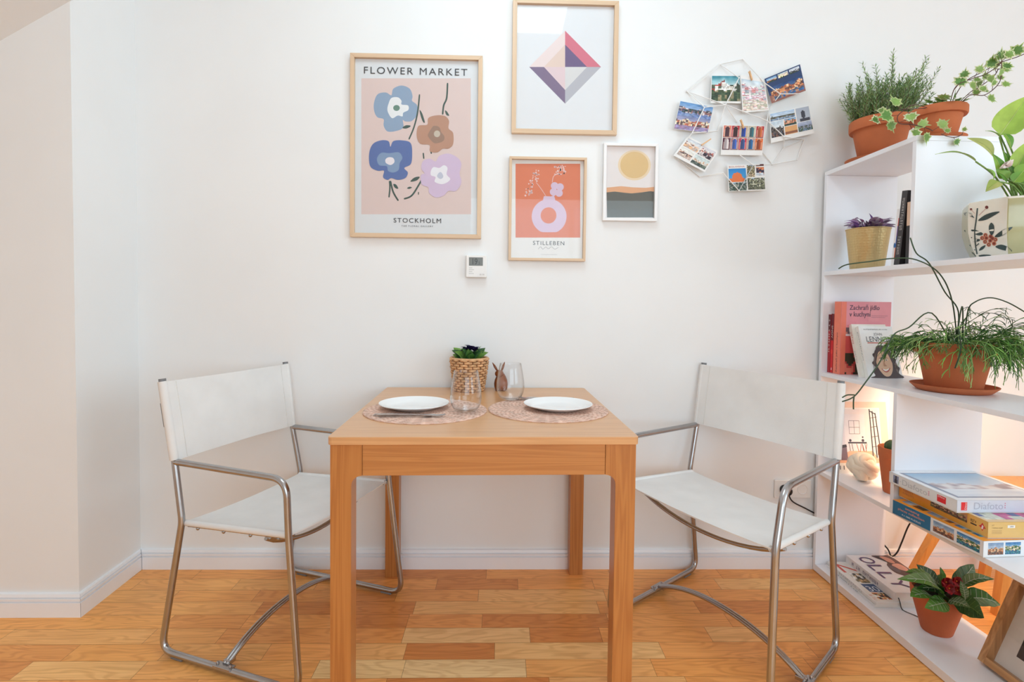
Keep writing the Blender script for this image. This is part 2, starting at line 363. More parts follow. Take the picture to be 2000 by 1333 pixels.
# parquet: strips of random length, laid parallel to the back wall
def mixl(c): return tuple(c[i]*.78+(.62, .27, .095)[i]*.22 for i in range(3))
def build_floor():
    rnd = random.Random(11); m = MB(); pitch = 0.0796; g = 0.0004; offs = []
    tints = [(213, 152, 94), (206, 142, 84), (220, 162, 106), (196, 130, 74), (228, 176, 122), (184, 116, 64), (210, 146, 84), (216, 158, 100)]
    wts = [5, 5, 4, 4, 2.2, 2.2, 4, 3]
    D, Md, Lt, Pale = (178, 110, 60), (205, 140, 84), (228, 174, 120), (246, 212, 166)
    fixed = {   # row -> (x0, joints, colours) for the strips under and in front of the table
        0: ([-1.2, -0.62, -0.05, 0.45, 0.9], [Md, D, Md, Md]),
        1: ([-0.70, -0.24, 0.075, 0.37, 0.86], [Md, D, Md, Md]),
        2: ([-0.60, -0.38, -0.075, 0.40, 0.8], [D, (196, 132, 78), Lt, Md]),
        3: ([-0.85, -0.30, 0.36, 0.72], [D, Lt, Md]),
        4: ([-0.86, -0.50, -0.31, -0.055, 0.38, 0.8], [Md, D, (200, 134, 80), D, Md]),
        5: ([-0.9, -0.31, 0.105, 0.34, 0.70, 1.05], [(196, 130, 76), (240, 196, 148), D, Md, Lt]),
        6: ([-0.72, -0.46, -0.29, -0.01, 0.52, 1.0], [Md, Lt, D, (236, 190, 138), Md]),
        7: ([-0.54, -0.28, 0.085, 0.47, 0.95], [Pale, (250, 220, 178), (222, 164, 106), (206, 140, 80)]),
        8: ([-0.86, -0.32, 0.15, 0.55], [Md, D, Lt])}
    for row in range(-1, 61):
        y1 = 2.16 - row*pitch; y0 = y1-pitch
        x = -2.75 - rnd.random()*0.4; segs = []
        fx = fixed.get(row)
        while x < 3.3:
            L = rnd.choice([0.28, 0.34, 0.40, 0.46, 0.52, 0.60])*(0.9+0.2*rnd.random()); nx = x+L
            if fx and x < fx[0][0] and nx > fx[0][0]-0.15: nx = fx[0][0]
            if fx and abs(x-fx[0][0]) < 1e-6:
                for i, c in enumerate(fx[1]): segs.append((fx[0][i], fx[0][i+1], c))
                x = fx[0][-1]; continue
            c = rnd.choices(tints, wts)[0]
            if rnd.random() < 0.04: c = (240, 200, 152)
            segs.append((x, nx, c)); x = nx
        for a, b, c in segs:
            c = mixl(lin(c)); f = min(1.55, .95/c[0]); c = (c[0]*f, c[1]*f*1.03, c[2]*f*.86)
            m.poly([V(a+g, y0+g, 0), V(b-g, y0+g, 0), V(b-g, y1-g, 0), V(a+g, y1-g, 0)], c); offs.append((rnd.random(), rnd.random(), 0, 1))
    k = len(m.f)
    m.box(-2.9, 3.45, -2.75, 2.3, -0.05, -0.0008, (90, 52, 26)); offs += [(0, 0, 0, 1)]*6
    o = m.build('floor', 'parquet')
    at = o.data.attributes.new('Off', 'FLOAT_COLOR', 'CORNER'); d = []
    for f, q in zip(m.f, offs): d += list(q)*len(f)
    at.data.foreach_set('color', d)
    return struct(o)
build_floor()

# ceiling lamp (its reflection shows in the glass of the diamond print)
t = thing('ceiling_lamp', 'flat glowing white ceiling lamp panel above the table, mirrored in the diamond print glass', 'lamp', (0.02, 1.22, 2.9))
m = MB(); m.box(-.37, .37, -.43, .43, -.05, -.001); m.build('housing', 'white_plastic', t, bevel=.003)
m = MB(); m.box(-.35, .35, -.41, .41, -.056, -.0505); m.build('diffuser', 'lamp_panel_glow', t)
# ------------------------------------------------------------------ table
def build_table():
    t = thing('dining_table', 'square light oak dining table pushed against the white wall between two canvas chairs', 'table', (-0.0575, YW-0.012, 0), 0.0246)
    W, D, H = 0.4, 0.8, 0.75
    m = MB(); m.prism(rounded([(-W, -D, H-.02), (-W+.0001, -D, H-.02)], 0)+[], (0, 0, .02)) if False else None
    r = .012; pts = []
    for (cx, cy, a0) in ((W-r, -r, 0), (-W+r, -r, 90), (-W+r, -D+r, 180), (W-r, -D+r, 270)):
        for k in range(6): a = R(a0+k*18); pts.append(V(cx+r*math.cos(a), cy+r*math.sin(a), H-.021))
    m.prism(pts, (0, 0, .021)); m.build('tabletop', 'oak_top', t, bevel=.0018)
    top = H-.0215; ins = .006; za = top-.080; lw = .053; fw = .080; rr = .026
    def legm(sx, front):
        m = MB(); x0 = sx*(W-ins)
        ox = lambda d: x0 - sx*d
        prof = [(0, 0), (lw, 0), (lw, za-rr)]
        for k in range(1, 7):
            a = k/6*PI/2; prof.append((lw+rr-rr*math.cos(a), za-rr+rr*math.sin(a)))
        prof += [(fw, za), (fw, top), (0, top)]
        yf = -D+ins if front else -ins; dy = lw if front else -lw
        m.prism([V(ox(a), yf, z) for a, z in prof], (0, dy, 0))
        # the same bracket turned along the side rail
        sg = 1 if front else -1
        m.prism([V(ox(0.0008), yf+sg*(a+.0008), z) for a, z in prof if a >= lw or z > .1 and a > 0] + [V(ox(.0008), yf+sg*lw, top)], (-sx*(lw-.002), 0, 0)) if False else None
        prof2 = [(lw-.001, za-rr-.001)]+[(lw+rr-rr*math.cos(k/6*PI/2), za-rr+rr*math.sin(k/6*PI/2)) for k in range(0, 7)]+[(fw, top), (lw-.001, top)]
        m.prism([V(ox(0), yf+sg*a, z) for a, z in prof2], (-sx*lw, 0, 0))
        return m
    for sx in (-1, 1):
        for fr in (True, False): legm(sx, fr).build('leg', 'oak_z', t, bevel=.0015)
    def rail(name, x0, x1, y0, y1, mt): m = MB(); m.box(x0, x1, y0, y1, za, top); m.build(name, mt, t, bevel=.001)
    a = W-ins-fw-.0008; d = .022
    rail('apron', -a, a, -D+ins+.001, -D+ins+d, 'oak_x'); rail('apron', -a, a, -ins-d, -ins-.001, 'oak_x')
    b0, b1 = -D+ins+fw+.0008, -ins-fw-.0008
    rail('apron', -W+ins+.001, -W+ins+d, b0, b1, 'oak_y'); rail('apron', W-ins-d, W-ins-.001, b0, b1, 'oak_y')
build_table()

# ------------------------------------------------------------------ canvas chairs with steel tube frames
def chair(label, group, prm):
    u, z, wv, pos, skew = prm
    T, A, SR, FR, FF, SF, AF = [(u[i], z[i]) for i in range(7)]
    wT, wA, wS, wF = wv
    t = thing('canvas_armchair', label, 'chair', (pos[0], pos[1], 0), pos[2], group)
    def W(zz):
        ks = [(0.012, wF), (.43, wS), (.6, wA), (.85, wT)]
        for (a, x), (b, y) in zip(ks, ks[1:]):
            if zz <= b: f = max(0, (zz-a)/(b-a)); return x*(1-f)+y*f
        return wT
    def P(q, s, dl=0.0):                      # point of the side frame; dl moves it sideways, outwards
        x, y = q[0], s*(W(q[1])+dl)
        if skew:
            ou, ov, da, tl = skew[s]; yy = s*dl+tl*(q[1]-.43)
            x, y = ou+math.cos(da)*q[0]-math.sin(da)*yy, ov+math.sin(da)*q[0]+math.cos(da)*yy
        return V(x, y, q[1])
    def acr(q, g, dl=0.0): return P(q, -1, dl).lerp(P(q, 1, dl), (g+1)/2)
    rt = 0.0098; zf = 0.0142
    def fl(q): return (q[0], zf)
    for s in (-1, 1):
        path = [P(A, s)+V(.004, 0, 0), P(AF, s), P(SF, s), P(fl(FF), s), P(fl(FR), s), P(SR, s), P(A, s), P((T[0], T[1]-.004), s)]
        p = rounded(path, [0, .05, .03, .05, .05, .018, 0, 0], 8)
        fr = MB().tube(p, rt, 14).build('side_frame', 'steel', t, True, 50)
        MB().tube([P((T[0]+.0006, T[1]-.006), s), P((T[0]-.0006, T[1]+.004), s)], rt*1.05, 12).build('end_cap', 'grey_plastic', fr, True)
        for q0, q1 in ((FR, FF), (FF, FR)):
            d = 1 if q1[0] > q0[0] else -1; xa = q0[0]+d*.045; xb = xa+d*.045
            c = [P((xa, 0), s, -.007), P((xb, 0), s, -.007), P((xb, 0), s, .007), P((xa, 0), s, .007)]
            m = MB(); m.prism([V(k.x, k.y, .0002) for k in c], (0, 0, .008)); m.build('foot_pad', 'grey_plastic', fr, bevel=.002)
        a, b = P(SR, s, -.012)+V(.012, 0, -.016), P(SF, s, -.012)+V(-.012, 0, -.016)
        rod = MB().tube([a, b], .0045, 8)
        for k in range(4):
            c = a.lerp(b, .1+.27*k); rod.sphere(c+V(0, 0, -.006), .0055, 8, 6)
        rod.build('seat_rod', 'steel', t, True)
    def sheet(fn, nx, ny, th):                # thin closed cloth sheet
        m = MB(); vs = []
        for k in (0, 1):
            for j in range(ny+1):
                for i in range(nx+1): vs.append(fn(i/nx, -1+2*j/ny)+Vector(th)*k)
        N = (nx+1)*(ny+1); fs = []
        for j in range(ny):
            for i in range(nx):
                a = j*(nx+1)+i; fs.append((a, a+1, a+nx+2, a+nx+1)); fs.append((N+a, N+a+nx+1, N+a+nx+2, N+a+1))
        for i in range(nx):
            a = i; fs.append((a, N+a, N+a+1, a+1)); a = ny*(nx+1)+i; fs.append((a, a+1, N+a+1, N+a))
        for j in range(ny):
            a = j*(nx+1); fs.append((a, a+nx+1, N+a+nx+1, N+a)); a += nx; fs.append((a, N+a, N+a+nx+1, a+nx+1))
        return m.add(vs, fs)
    def seat_pt(f, g):
        q = (SR[0]+.001)*(1-f)+(SF[0]-.001)*f, SR[1]*(1-f)+SF[1]*f
        p = acr(q, g, -.011); p.z += -.004-.010*(1-g*g); return p
    m = sheet(seat_pt, 10, 16, (0, 0, -.004))
    for s in (-1, 1): m.tube([P(SR, s, -.010)+V(.004, 0, -.008), P(SF, s, -.012)+V(-.006, 0, -.008)], .0095, 12)
    m.build('seat', 'canvas', t, True, 60)
    def post(f, s, dl=0.0):
        za, zt = A[1]+.006, T[1]-.004; zz = za*(1-f)+zt*f; ff = (zz-A[1])/(T[1]-A[1]); return P((A[0]*(1-ff)+T[0]*ff, zz), s, dl)
    def back_pt(f, g):
        p = post(f, -1).lerp(post(f, 1), (g+1)/2); c = math.cos(g*PI/2); p.x += .012-.009*c-.0025*math.sin(g*4.5+f*5)*c; p.z -= .002*c*(f-.5)*2; return p
    m = sheet(back_pt, 8, 16, (-.003, 0, 0))
    for s in (-1, 1): m.tube([post(f/6, s) for f in range(7)], .0135, 14)
    bk = m.build('backrest', 'canvas', t, True, 60)
    for s in (-1, 1):
        MB().tube([back_pt(f/8*.98+.01, s*.86)+V(.0004, 0, 0) for f in range(9)], .0011, 6).build('hem_stitching', 'canvas_hem', bk, True)
    s0 = -1 if pos[2] < 1 else 1
    m = MB(); a, b = post(.42, s0, .004), post(.72, s0, .004)
    m.tube([a+V(-.014, 0, 0), b+V(-.014, 0, 0)], .0035, 8); m.build('metal_clip', 'steel_dark', t, True)
    br = MB()
    for du in (-.011, .003):
        br.tube([acr((SF[0]*.80+SR[0]*.2+du, SR[1]*.2+SF[1]*.8), g, -.012)+V(0, 0, -.020-.060*(1-g*g)**.8-(0.006 if du < 0 else 0)) for g in [-1+2*k/16 for k in range(17)]], .0058, 10)
    br.build('seat_brace', 'steel', t, True, 60)
    xs = FR[0]*.52+FF[0]*.48; sp = MB()
    for dv in (-.0052, .0052):
        sp.tube([acr((xs+dv, zf), g, -.006)+V(0, 0, .010+.066*(1-(abs(g))**2.2)) for g in [-1+2*k/24 for k in range(25)]], .0066, 10)
    sp.build('stretcher', 'steel', t, True, 60)
    for s in (-1, 1):
        m = MB(); c = P((xs, zf), s); da = skew[s][2] if skew else 0; Mr = Matrix.Translation(c) @ Matrix.Rotation(da, 4, 'Z')
        m.box(-.032, .032, -.0125, .0125, .006, .0115, M=Mr); m.box(-.012, .012, -s*.02-.012, -s*.02+.012, .008, .020, M=Mr)
        for dx in (-.024, .024): m.sphere(Mr @ V(dx, 0, .013), .005, 8, 6)
        m.build('clamp', 'steel', t, bevel=.0015)
LC = ([-0.074, -0.034, 0, -0.072, 0.45, 0.4, 0.389], [0.847, 0.598, 0.421, 0.012, 0.012, 0.441, 0.593], [0.256, 0.249, 0.254, 0.269], [-0.873, 1.86, -0.358], None)
RC = ([-0.082, -0.042, 0, -0.066, 0.475, 0.438, 0.384], [0.856, 0.612, 0.437, 0.012, 0.012, 0.484, 0.626], [0.2765]*4, [0.893, 1.850, 3.838], {1: (.0605, .2765, .034, -.019), -1: (-.0605, -.2765, -.034, .005)})
chair('white canvas armchair with steel tube frame, left of the oak table', 'canvas chairs at the table', LC)
chair('white canvas armchair with steel tube frame, right of the oak table beside the bookcase', 'canvas chairs at the table', RC)

# ------------------------------------------------------------------ things on the table
TZ = 0.7502
def placemat(cx, cy, label):
    t = MB(); r0 = .193; prof = []; n = 26
    for k in range(n+1):
        r = r0*k/n
        prof.append((max(r, .0005), .0030+.0009*math.cos(k*2*PI/2))); 
    prof2 = []
    for k in range(n):
        prof2 += [(max(r0*k/n, .0005), .0028), (r0*(k+.5)/n, .0046)]
    prof2 += [(r0, .0028), (r0, .0002), (.0005, .0002)]
    m = MB(); nn = 96; rnd = random.Random(5)
    m.lathe(prof2, (cx, cy, TZ), nn)
    m.c = []
    rings = len(prof2)-1
    for i in range(rings):
        for k in range(nn):
            m.c.append((240, 204, 186) if (k+(i//2) % 2*1) % 3 else (222, 178, 158))
    o = m.build('placemat', 'placemat_fibre', None, True, 70, loc=(cx, cy, TZ)); tag(o, label, 'placemat', 'round placemats on the table')
placemat(-.236, 1.686, 'round pink woven placemat on the left half of the table, under fork and knife')
placemat(.154, 1.715, 'round pink woven placemat on the right half of the table')
def plate(cx, cy, label):
    z = TZ+.0048
    prof = [(.0005, .0035), (.072, .0035), (.080, .007), (.094, .0135), (.108, .0175), (.1105, .0188), (.1108, .0175), (.108, .0150), (.090, .0095), (.074, .0030), (.066, .0002), (.060, .0002), (.058, .002), (.0005, .002)]
    o = MB().lathe(prof, (cx, cy, z), 72).build('plate', 'porcelain', None, True, 50, loc=(cx, cy, z)); tag(o, label, 'plate', 'white plates on the placemats')
plate(-.276, 1.706, 'round white plate on the left placemat behind the fork and knife')
plate(.186, 1.712, 'round white plate on the right placemat')
def tumbler(cx, cy, z, label, s=1.0):
    out = [(.0005, 0), (.018, 0), (.030, .003), (.0395, .012), (.0455, .026), (.0478, .042), (.0470, .060), (.0440, .082), (.0400, .104), (.0362, .124)]
    inn = [(r-.0012, zz) for r, zz in out[3:][::-1]]+[(.028, .0065), (.0005, .0045)]
    o = MB().lathe([(r*s, zz*s) for r, zz in out+[(.0356, .1246)]+inn], (cx, cy, z), 56).build('stemless_glass', 'tumbler', None, True, 60, loc=(cx, cy, z))
    tag(o, label, 'glass', 'stemless drinking glasses')
tumbler(-.108, 1.655, TZ+.0046, 'empty clear stemless drinking glass on the left placemat in front of the wicker basket', 1.03)
tumbler(.034, 1.868, TZ+.0046, 'empty clear stemless drinking glass on the right placemat in front of the wooden rabbit', 1.03)
def knife(loc, rz, label):
    m = MB(); n = 20; L = .205; pts = []
    top, bot = [], []
    for k in range(n+1):
        f = k/n; x = -L/2+L*f
        if f < .5: h = .0075-.002*math.sin(f*PI*2)*.3; 
        else: h = .0085*(1-((f-.5)/.5)**3)+.001
        lo = -.006 if f < .5 else -.0035
        top.append(V(x, h, 0)); bot.append(V(x, lo, 0))
    th = .0045
    m.prism(top+bot[::-1], (0, 0, .003)); m.tube([V(-L/2+.004, 0, .0035), V(-L/4, 0, .0042), V(-.004, 0, .0035)], [.005, .0058, .004], 10, flat=.55)
    Mr = Matrix.Rotation(rz, 3, 'Z'); m.v = [Mr @ p + Vector(loc) for p in m.v]
    o = m.build('table_knife', 'cutlery_steel', None, True, 40, loc=loc); tag(o, label, 'knife', 'cutlery on the placemats')
def fork(loc, rz, label):
    m = MB(); L = .195
    hp = [V(-L/2, 0, .0068), V(-.05, 0, .0078), V(.0, 0, .0072), (V(.028, 0, .0065))]
    m.tube(spline(hp, 5), [.0068-.0035*k/15 for k in range(16)], 10, flat=.4)
    w_ = .0115
    m.prism([V(.026, -.0035, .0055), V(.038, -.0095, .005), V(.056, -w_, .005), V(.058, -w_, .005), V(.058, w_, .005), V(.056, w_, .005), V(.038, .0095, .005), V(.026, .0035, .0055)], (0, 0, .0022))
    for k in range(4):
        y = -w_+.0022+k*(2*w_-.0044)/3
        m.tube([V(.056, y, .006), V(.075, y, .0045), V(.090, y*.93, .0058), V(.099, y*.9, .0078)], [.0017, .0015, .0013, .0008], 6)
    Mr = Matrix.Rotation(rz, 3, 'Z'); m.v = [Mr @ p + Vector(loc) for p in m.v]
    o = m.build('table_fork', 'cutlery_steel', None, True, 50, loc=loc); tag(o, label, 'fork', 'cutlery on the placemats')
knife((-.275, 1.588, TZ+.0048), R(1.5), 'steel table knife lying on the left placemat in front of the plate')
fork((-.262, 1.571, TZ+.0048), R(3), 'steel fork beside the knife on the left placemat')
knife((.155, 1.848, TZ+.0048), R(172), 'steel table knife on the right placemat behind the plate')
fork((.162, 1.868, TZ+.0048), R(176), 'steel fork on the right placemat behind the plate near the wall')

# leaves -----------------------------------------------------------
def leaf(m, base, tip, wd, nrm=(0, 0, 1), arch=.15, fold=.2, c1=(90, 140, 60), c2=None, vein=None, n=8, shape=0.55, twist=0.0, wav=0.0, edge=None):
    base = Vector(base); tip = Vector(tip); ax = tip-base; L = ax.length; ax.normalize(); N = Vector(nrm); N = N-ax*N.dot(ax)
    if N.length < 1e-4: N = V(1, 0, 0)-ax*ax.x
    N.normalize()
    if twist: N = Matrix.Rotation(twist, 3, ax) @ N
    S = ax.cross(N); c2 = c2 or c1; cols = []; vs = []; fs = []; K = 5 if edge is None else 7
    for i in range(n+1):
        f = i/n; ww = wd*.5*(math.sin(PI*f**shape))**.85 if 0 < f < 1 else 0.0004
        cpt = base+ax*L*f+N*arch*L*math.sin(PI*f)*1.0
        for j in range(K):
            g = -1+2*j/(K-1); vs.append(cpt+S*ww*g+N*(fold*ww*abs(g)+wav*math.sin(f*20+j)*ww))
    for i in range(n):
        for j in range(K-1):
            a = i*K+j; fs.append((a, a+1, a+K+1, a+K))
            if edge is not None and j in (0, K-2): cols.append(edge)
            elif vein and (j in (K//2-1, K//2)) and K == 5 and False: cols.append(vein)
            else: cols.append(c1 if j < (K-1)//2 else c2)
    k = len(m.v); m.v += vs; m.f += [[k+q for q in f] for f in fs]; m.c += cols; m.m += [0]*len(fs)
    if vein:
        pts = []
        for i in range(n+1):
            f = i/n; pts.append(base+ax*L*f+N*(arch*L*math.sin(PI*f)+.0008))
        m.tube(pts, [max(.0004, wd*.018*(1-q/n)) for q in range(n+1)], 4, col=vein)
def jit(c, a, rnd): k = 1+rnd.uniform(-a, a); return tuple(max(2, min(253, x*k)) for x in c)

# wicker basket with a dark violet primula
def basket():
    cx, cy = -.124, 2.088
    t = thing('potted_primula', 'small wicker basket with a dark violet primula, standing at the back of the table', 'plant', (cx, cy, TZ))
    m = MB(); H = .128; rows = 13
    def rad(z): return .053+.019*(z/H)**.8
    nst = 26
    for q in range(rows):
        z = .005+(H-.010)*q/(rows-1); pts = []
        for k in range(104):
            a = 2*PI*k/104; r = rad(z)+.0034*math.sin(a*nst/2+(q % 2)*PI); pts.append(V(r*math.cos(a), r*math.sin(a), z+.0008*math.sin(a*nst+q)))
        m.tube(pts, .0050, 6, closed=True)
    pts = [V(rad(H)*math.cos(2*PI*k/60), rad(H)*math.sin(2*PI*k/60), H-.001) for k in range(60)]
    m.tube(pts, .0045, 8, closed=True)
    b = m.build('basket', 'wicker', t, True, 70)
    m = MB()
    for k in range(nst): a = 2*PI*(k+.5)/nst; m.tube([V(rad(z)*math.cos(a)*.995, rad(z)*math.sin(a)*.995, z) for z in (.002, H*.33, H*.66, H)], .0028, 5)
    m.lathe([(.0005, .001), (.050, .001), (.064, H-.012), (.0005, H-.012)], (0, 0, 0), 30)
    m.build('weave_stakes', 'wicker_dark', b, True)
    m = MB(); rnd = random.Random(3); G = [(74, 120, 48), (96, 142, 52), (52, 96, 52), (116, 158, 66)]
    for k in range(15):
        a = 2*PI*k/15+rnd.uniform(-.2, .2); r0 = .02; L = rnd.uniform(.045, .066); up = rnd.uniform(.015, .05)
        c = rnd.choice(G)
        leaf(m, (r0*math.cos(a), r0*math.sin(a), H-.012), ((r0+L)*math.cos(a)*.98, (r0+L)*math.sin(a)*.75, H-.006+up), .050, (0, -.7, 1), .14, .15, c, jit(c, .12, rnd), vein=(150, 176, 96), wav=.12)
    leaf(m, (.025, -.01, H-.01), (.047, -.02, H+.048), .022, (-1, 0, .3), .1, .5, (108, 150, 60), (130, 168, 86), vein=(190, 205, 140))
    m.build('foliage', 'leaf', t, True, 60)
    m = MB()
    for q, (fx, fy, fz) in enumerate([(.004, -.03, H+.038), (-.012, -.008, H+.030), (.020, -.012, H+.032)]):
        for k in range(7):
            a = 2*PI*k/7+q; d = V(math.cos(a), math.sin(a)*.8, .35+.3*math.sin(a*3)); leaf(m, (fx, fy, fz-.006), V(fx, fy, fz-.004)+d*.026, .028, (0, 0, 1), .2, .4, (44, 34, 86), (28, 22, 60))
        m.tube([(fx*.3, fy*.3, H-.012), (fx, fy, fz-.006)], .0018, 6, col=(40, 40, 50))
    m.build('flower', 'leaf', t, True, 60)
basket()

# wooden rabbit
def rabbit():
    cx, cy = -.003, 2.095
    t = thing('wooden_rabbit', 'small carved dark wood rabbit figurine near the wall, behind the right glass', 'figurine', (cx, cy, TZ))
    m = MB()
    m.lathe([(.0005, 0), (.018, 0), (.023, .003), (.0265, .014), (.0275, .026), (.0245, .042), (.0185, .056), (.0125, .066), (.0005, .069)], (0.004, 0, 0), 28)
    m.sphere((-.003, -.006, .066), .0175, 20, 14, sc=(1.0, 1.15, .88))
    m.sphere((.020, .012, .012), .009, 14, 10)
    for sx in (-1, 1): m.sphere((sx*.012+.002, -.022, .006), .0075, 12, 8, sc=(.8, 1.3, .75))
    m.build('body', 'rabbit_wood', t, True, 60)
    for tip, base, tw in (((-.031, -.002, .110), (-.009, -.002, .074), .3), ((.018, .004, .112), (.005, .002, .074), -.3)):
        a, b = Vector(base), Vector(tip); m = MB(); m.tube([a, a.lerp(b, .25), a.lerp(b, .55), a.lerp(b, .85), b], [.0045, .0072, .0078, .0042, .0008], 12, flat=.6)
        m.build('ear', 'rabbit_wood', t, True, 60)
rabbit()

# ------------------------------------------------------------------ framed prints on the wall
UX, UY, UN = V(1, 0, 0), V(0, 0, 1), V(0, -1, 0)
def frame(name, label, px, fwd, mat, depth=.020, pane=True, panecol=None):
    # px: outer corners of the frame in the photograph (left, top, right, bottom)
    A = WY(px[0], px[3], YW-depth); B = WY(px[2], px[1], YW-depth)
    # average the sheared corners into an upright rectangle
    A2 = WY(px[0], px[1], YW-depth); B2 = WY(px[2], px[3], YW-depth)
    x0, x1 = (A.x+A2.x)/2, (B.x+B2.x)/2; z0, z1 = (A.z+B2.z)/2, (B.z+A2.z)/2
    cx, cz = (x0+x1)/2, (z0+z1)/2
    t = thing(name, label, 'picture', (cx, YW-.001, cz))
    hw, hh = (x1-x0)/2, (z1-z0)/2; f = fwd
    fr = []
    for (a, b, mt) in (([(-hw, -hh), (hw, -hh), (hw-f, -hh+f), (-hw+f, -hh+f)], 0, mat+('_x' if mat != 'frame_white' else '')), ([(-hw, hh), (-hw+f, hh-f), (hw-f, hh-f), (hw, hh)], 0, mat+('_x' if mat != 'frame_white' else '')),
                       ([(-hw, -hh), (-hw+f, -hh+f), (-hw+f, hh-f), (-hw, hh)], 0, mat+('_z' if mat != 'frame_white' else '')), ([(hw, -hh), (hw, hh), (hw-f, hh-f), (hw-f, -hh+f)], 0, mat+('_z' if mat != 'frame_white' else ''))):
        m = MB(); m.prism([V(x, -depth, z) for x, z in a], (0, depth-.0005, 0)); m.build('frame_side', mt, t, bevel=.0008)
    m = MB(); m.box(-hw+f*.6, hw-f*.6, -.0045, -.001, -hh+f*.6, hh-f*.6); 
    m.build('backing_board', 'frame_white', t)
    if pane:
        m = MB(); m.box(-hw+f, hw-f, -.0090, -.0078, -hh+f, hh-f); m.build('glass_pane', 'pane', t)
    return t, hw-f*.7, hh-f*.7
class Art:
    """flat printed shapes, given in photograph pixels, laid on the paper of a print"""
    def __init__(s, t, y=-.0050): s.m = MB(); s.t = t; s.y = y; s.k = 0; s.P = YW+y-.001
    def w(s, p):
        q = WY(p[0], p[1], s.P); return V(q.x-s.t.location.x, s.y-.00006*s.k, q.z-s.t.location.z)
    def paper(s, hw, hh, col): s.m.poly([V(-hw, s.y, -hh), V(hw, s.y, -hh), V(hw, s.y, hh), V(-hw, s.y, hh)], col)
    def poly(s, pts, col, sm=0): 
        s.k += 1; P = [s.w(p) for p in pts]
        if sm: P = spline(P, sm, True)
        s.m.poly(P, col)
    def rect(s, x0, y0, x1, y1, col): s.poly([(x0, y1), (x1, y1), (x1, y0), (x0, y0)], col)
    def disc(s, cx, cy, r, col, ry=None): s.poly([(cx+r*math.cos(2*PI*k/40), cy-(ry or r)*math.sin(2*PI*k/40)) for k in range(40)], col)
    def stroke(s, pts, w_, col):
        s.k += 1; P = spline([s.w(p) for p in pts], 6); hw = w_/2*2.15/CAM_F; L = []; Rr = []
        for i, p in enumerate(P):
            d = (P[min(i+1, len(P)-1)]-P[max(i-1, 0)]).normalized(); n = V(-d.z, 0, d.x); k = .7 if i in (0, len(P)-1) else 1
            L.append(p+n*hw*k); Rr.append(p-n*hw*k)
        for i in range(len(P)-1): s.m.poly([L[i], L[i+1], Rr[i+1], Rr[i]], col)
    def text(s, txt, x0, y0, x1, y1, col, spacing=1.2, bold=0.0):
        s.k += 1; a, b, c = s.w((x0, y1)), s.w((x1, y1)), s.w((x0, y0)); s.m.text(txt, a, V(1, 0, 0), V(0, 0, 1), b.x-a.x, c.z-a.z, col, spacing=spacing, bold=bold)
    def done(s, name='print'): return s.m.build(name, 'print_art', s.t)

# flower print
t, hw, hh = frame('framed_print', 'largest framed print on the wall, with cut-out blue, brown and lilac flowers on pink', (683.5, 106, 941, 464.5), .0165, 'frame_oak')
a = Art(t); a.paper(hw, hh, (226, 229, 232))
Z = lambda pts: [(660+x*.36, 80+y*.36) for x, y in pts]
a.poly(Z([(127, 941), (723, 941), (721, 203), (127, 203)]), (225, 203, 198))
a.poly(Z([(195, 340), (215, 290), (260, 280), (290, 295), (300, 260), (345, 242), (390, 260), (405, 300), (402, 325), (430, 350), (430, 400), (400, 435), (365, 437), (352, 430), (355, 470), (320, 488), (270, 492), (248, 460), (248, 425), (215, 415), (198, 385)]), (146, 168, 194), 4)
a.poly(Z([(275, 340), (290, 310), (325, 306), (345, 325), (345, 345), (380, 350), (382, 375), (355, 390), (350, 410), (325, 405), (295, 420), (275, 395), (268, 370)]), (236, 238, 240), 4)
a.disc(660+318*.36, 80+364*.36, 18*.36, (104, 140, 128), 16*.36)
DK = (72, 92, 86)
for p, wd in (([(443, 290), (432, 390), (412, 470), (385, 535)], 8), ([(595, 228), (590, 310), (574, 350), (568, 400)], 9), ([(280, 760), (282, 800), (277, 850)], 8), ([(285, 760), (300, 820), (328, 868)], 9), ([(358, 858), (400, 840), (440, 780), (462, 738)], 9), ([(463, 608), (466, 640)], 7), ([(505, 600), (507, 613)], 7), ([(437, 820), (437, 835)], 5)):
    a.stroke(Z(p), wd*.36, DK)
for p in ([(443, 375), (458, 395), (472, 442), (462, 440), (450, 410)], [(350, 472), (370, 458), (396, 462), (372, 476)], [(581, 378), (592, 384), (604, 406), (588, 402)], [(300, 778), (316, 780), (328, 802), (310, 798)], [(393, 764), (415, 742), (444, 738), (428, 758)], [(375, 800), (388, 792), (402, 796), (388, 803)]):
    a.poly(Z(p), DK, 3)
a.poly(Z([(170, 610), (190, 560), (235, 540), (275, 545), (285, 575), (300, 545), (345, 540), (395, 555), (403, 620), (395, 670), (360, 690), (380, 715), (365, 745), (325, 755), (290, 745), (270, 755), (245, 740), (250, 705), (215, 705), (175, 680)]), (96, 118, 172), 4)
a.poly(Z([(212, 640), (235, 608), (280, 610), (330, 605), (350, 635), (335, 665), (330, 700), (300, 715), (272, 705), (265, 680), (225, 675)]), (134, 158, 190), 4)
a.poly(Z([(258, 645), (275, 632), (300, 636), (307, 658), (287, 674), (262, 664)]), (238, 230, 234), 4)
a.poly(Z([(428, 490), (440, 460), (485, 455), (490, 420), (530, 405), (580, 408), (603, 435), (600, 475), (625, 500), (625, 560), (600, 585), (570, 585), (540, 605), (500, 600), (497, 565), (450, 560), (430, 530)]), (188, 144, 122), 4)
a.poly(Z([(490, 505), (505, 480), (520, 462), (550, 468), (560, 495), (578, 520), (570, 545), (530, 557), (510, 545), (490, 520)]), (158, 128, 112), 4)
a.disc(660+538*.36, 80+505*.36, 17*.36, (200, 188, 172), 18*.36)
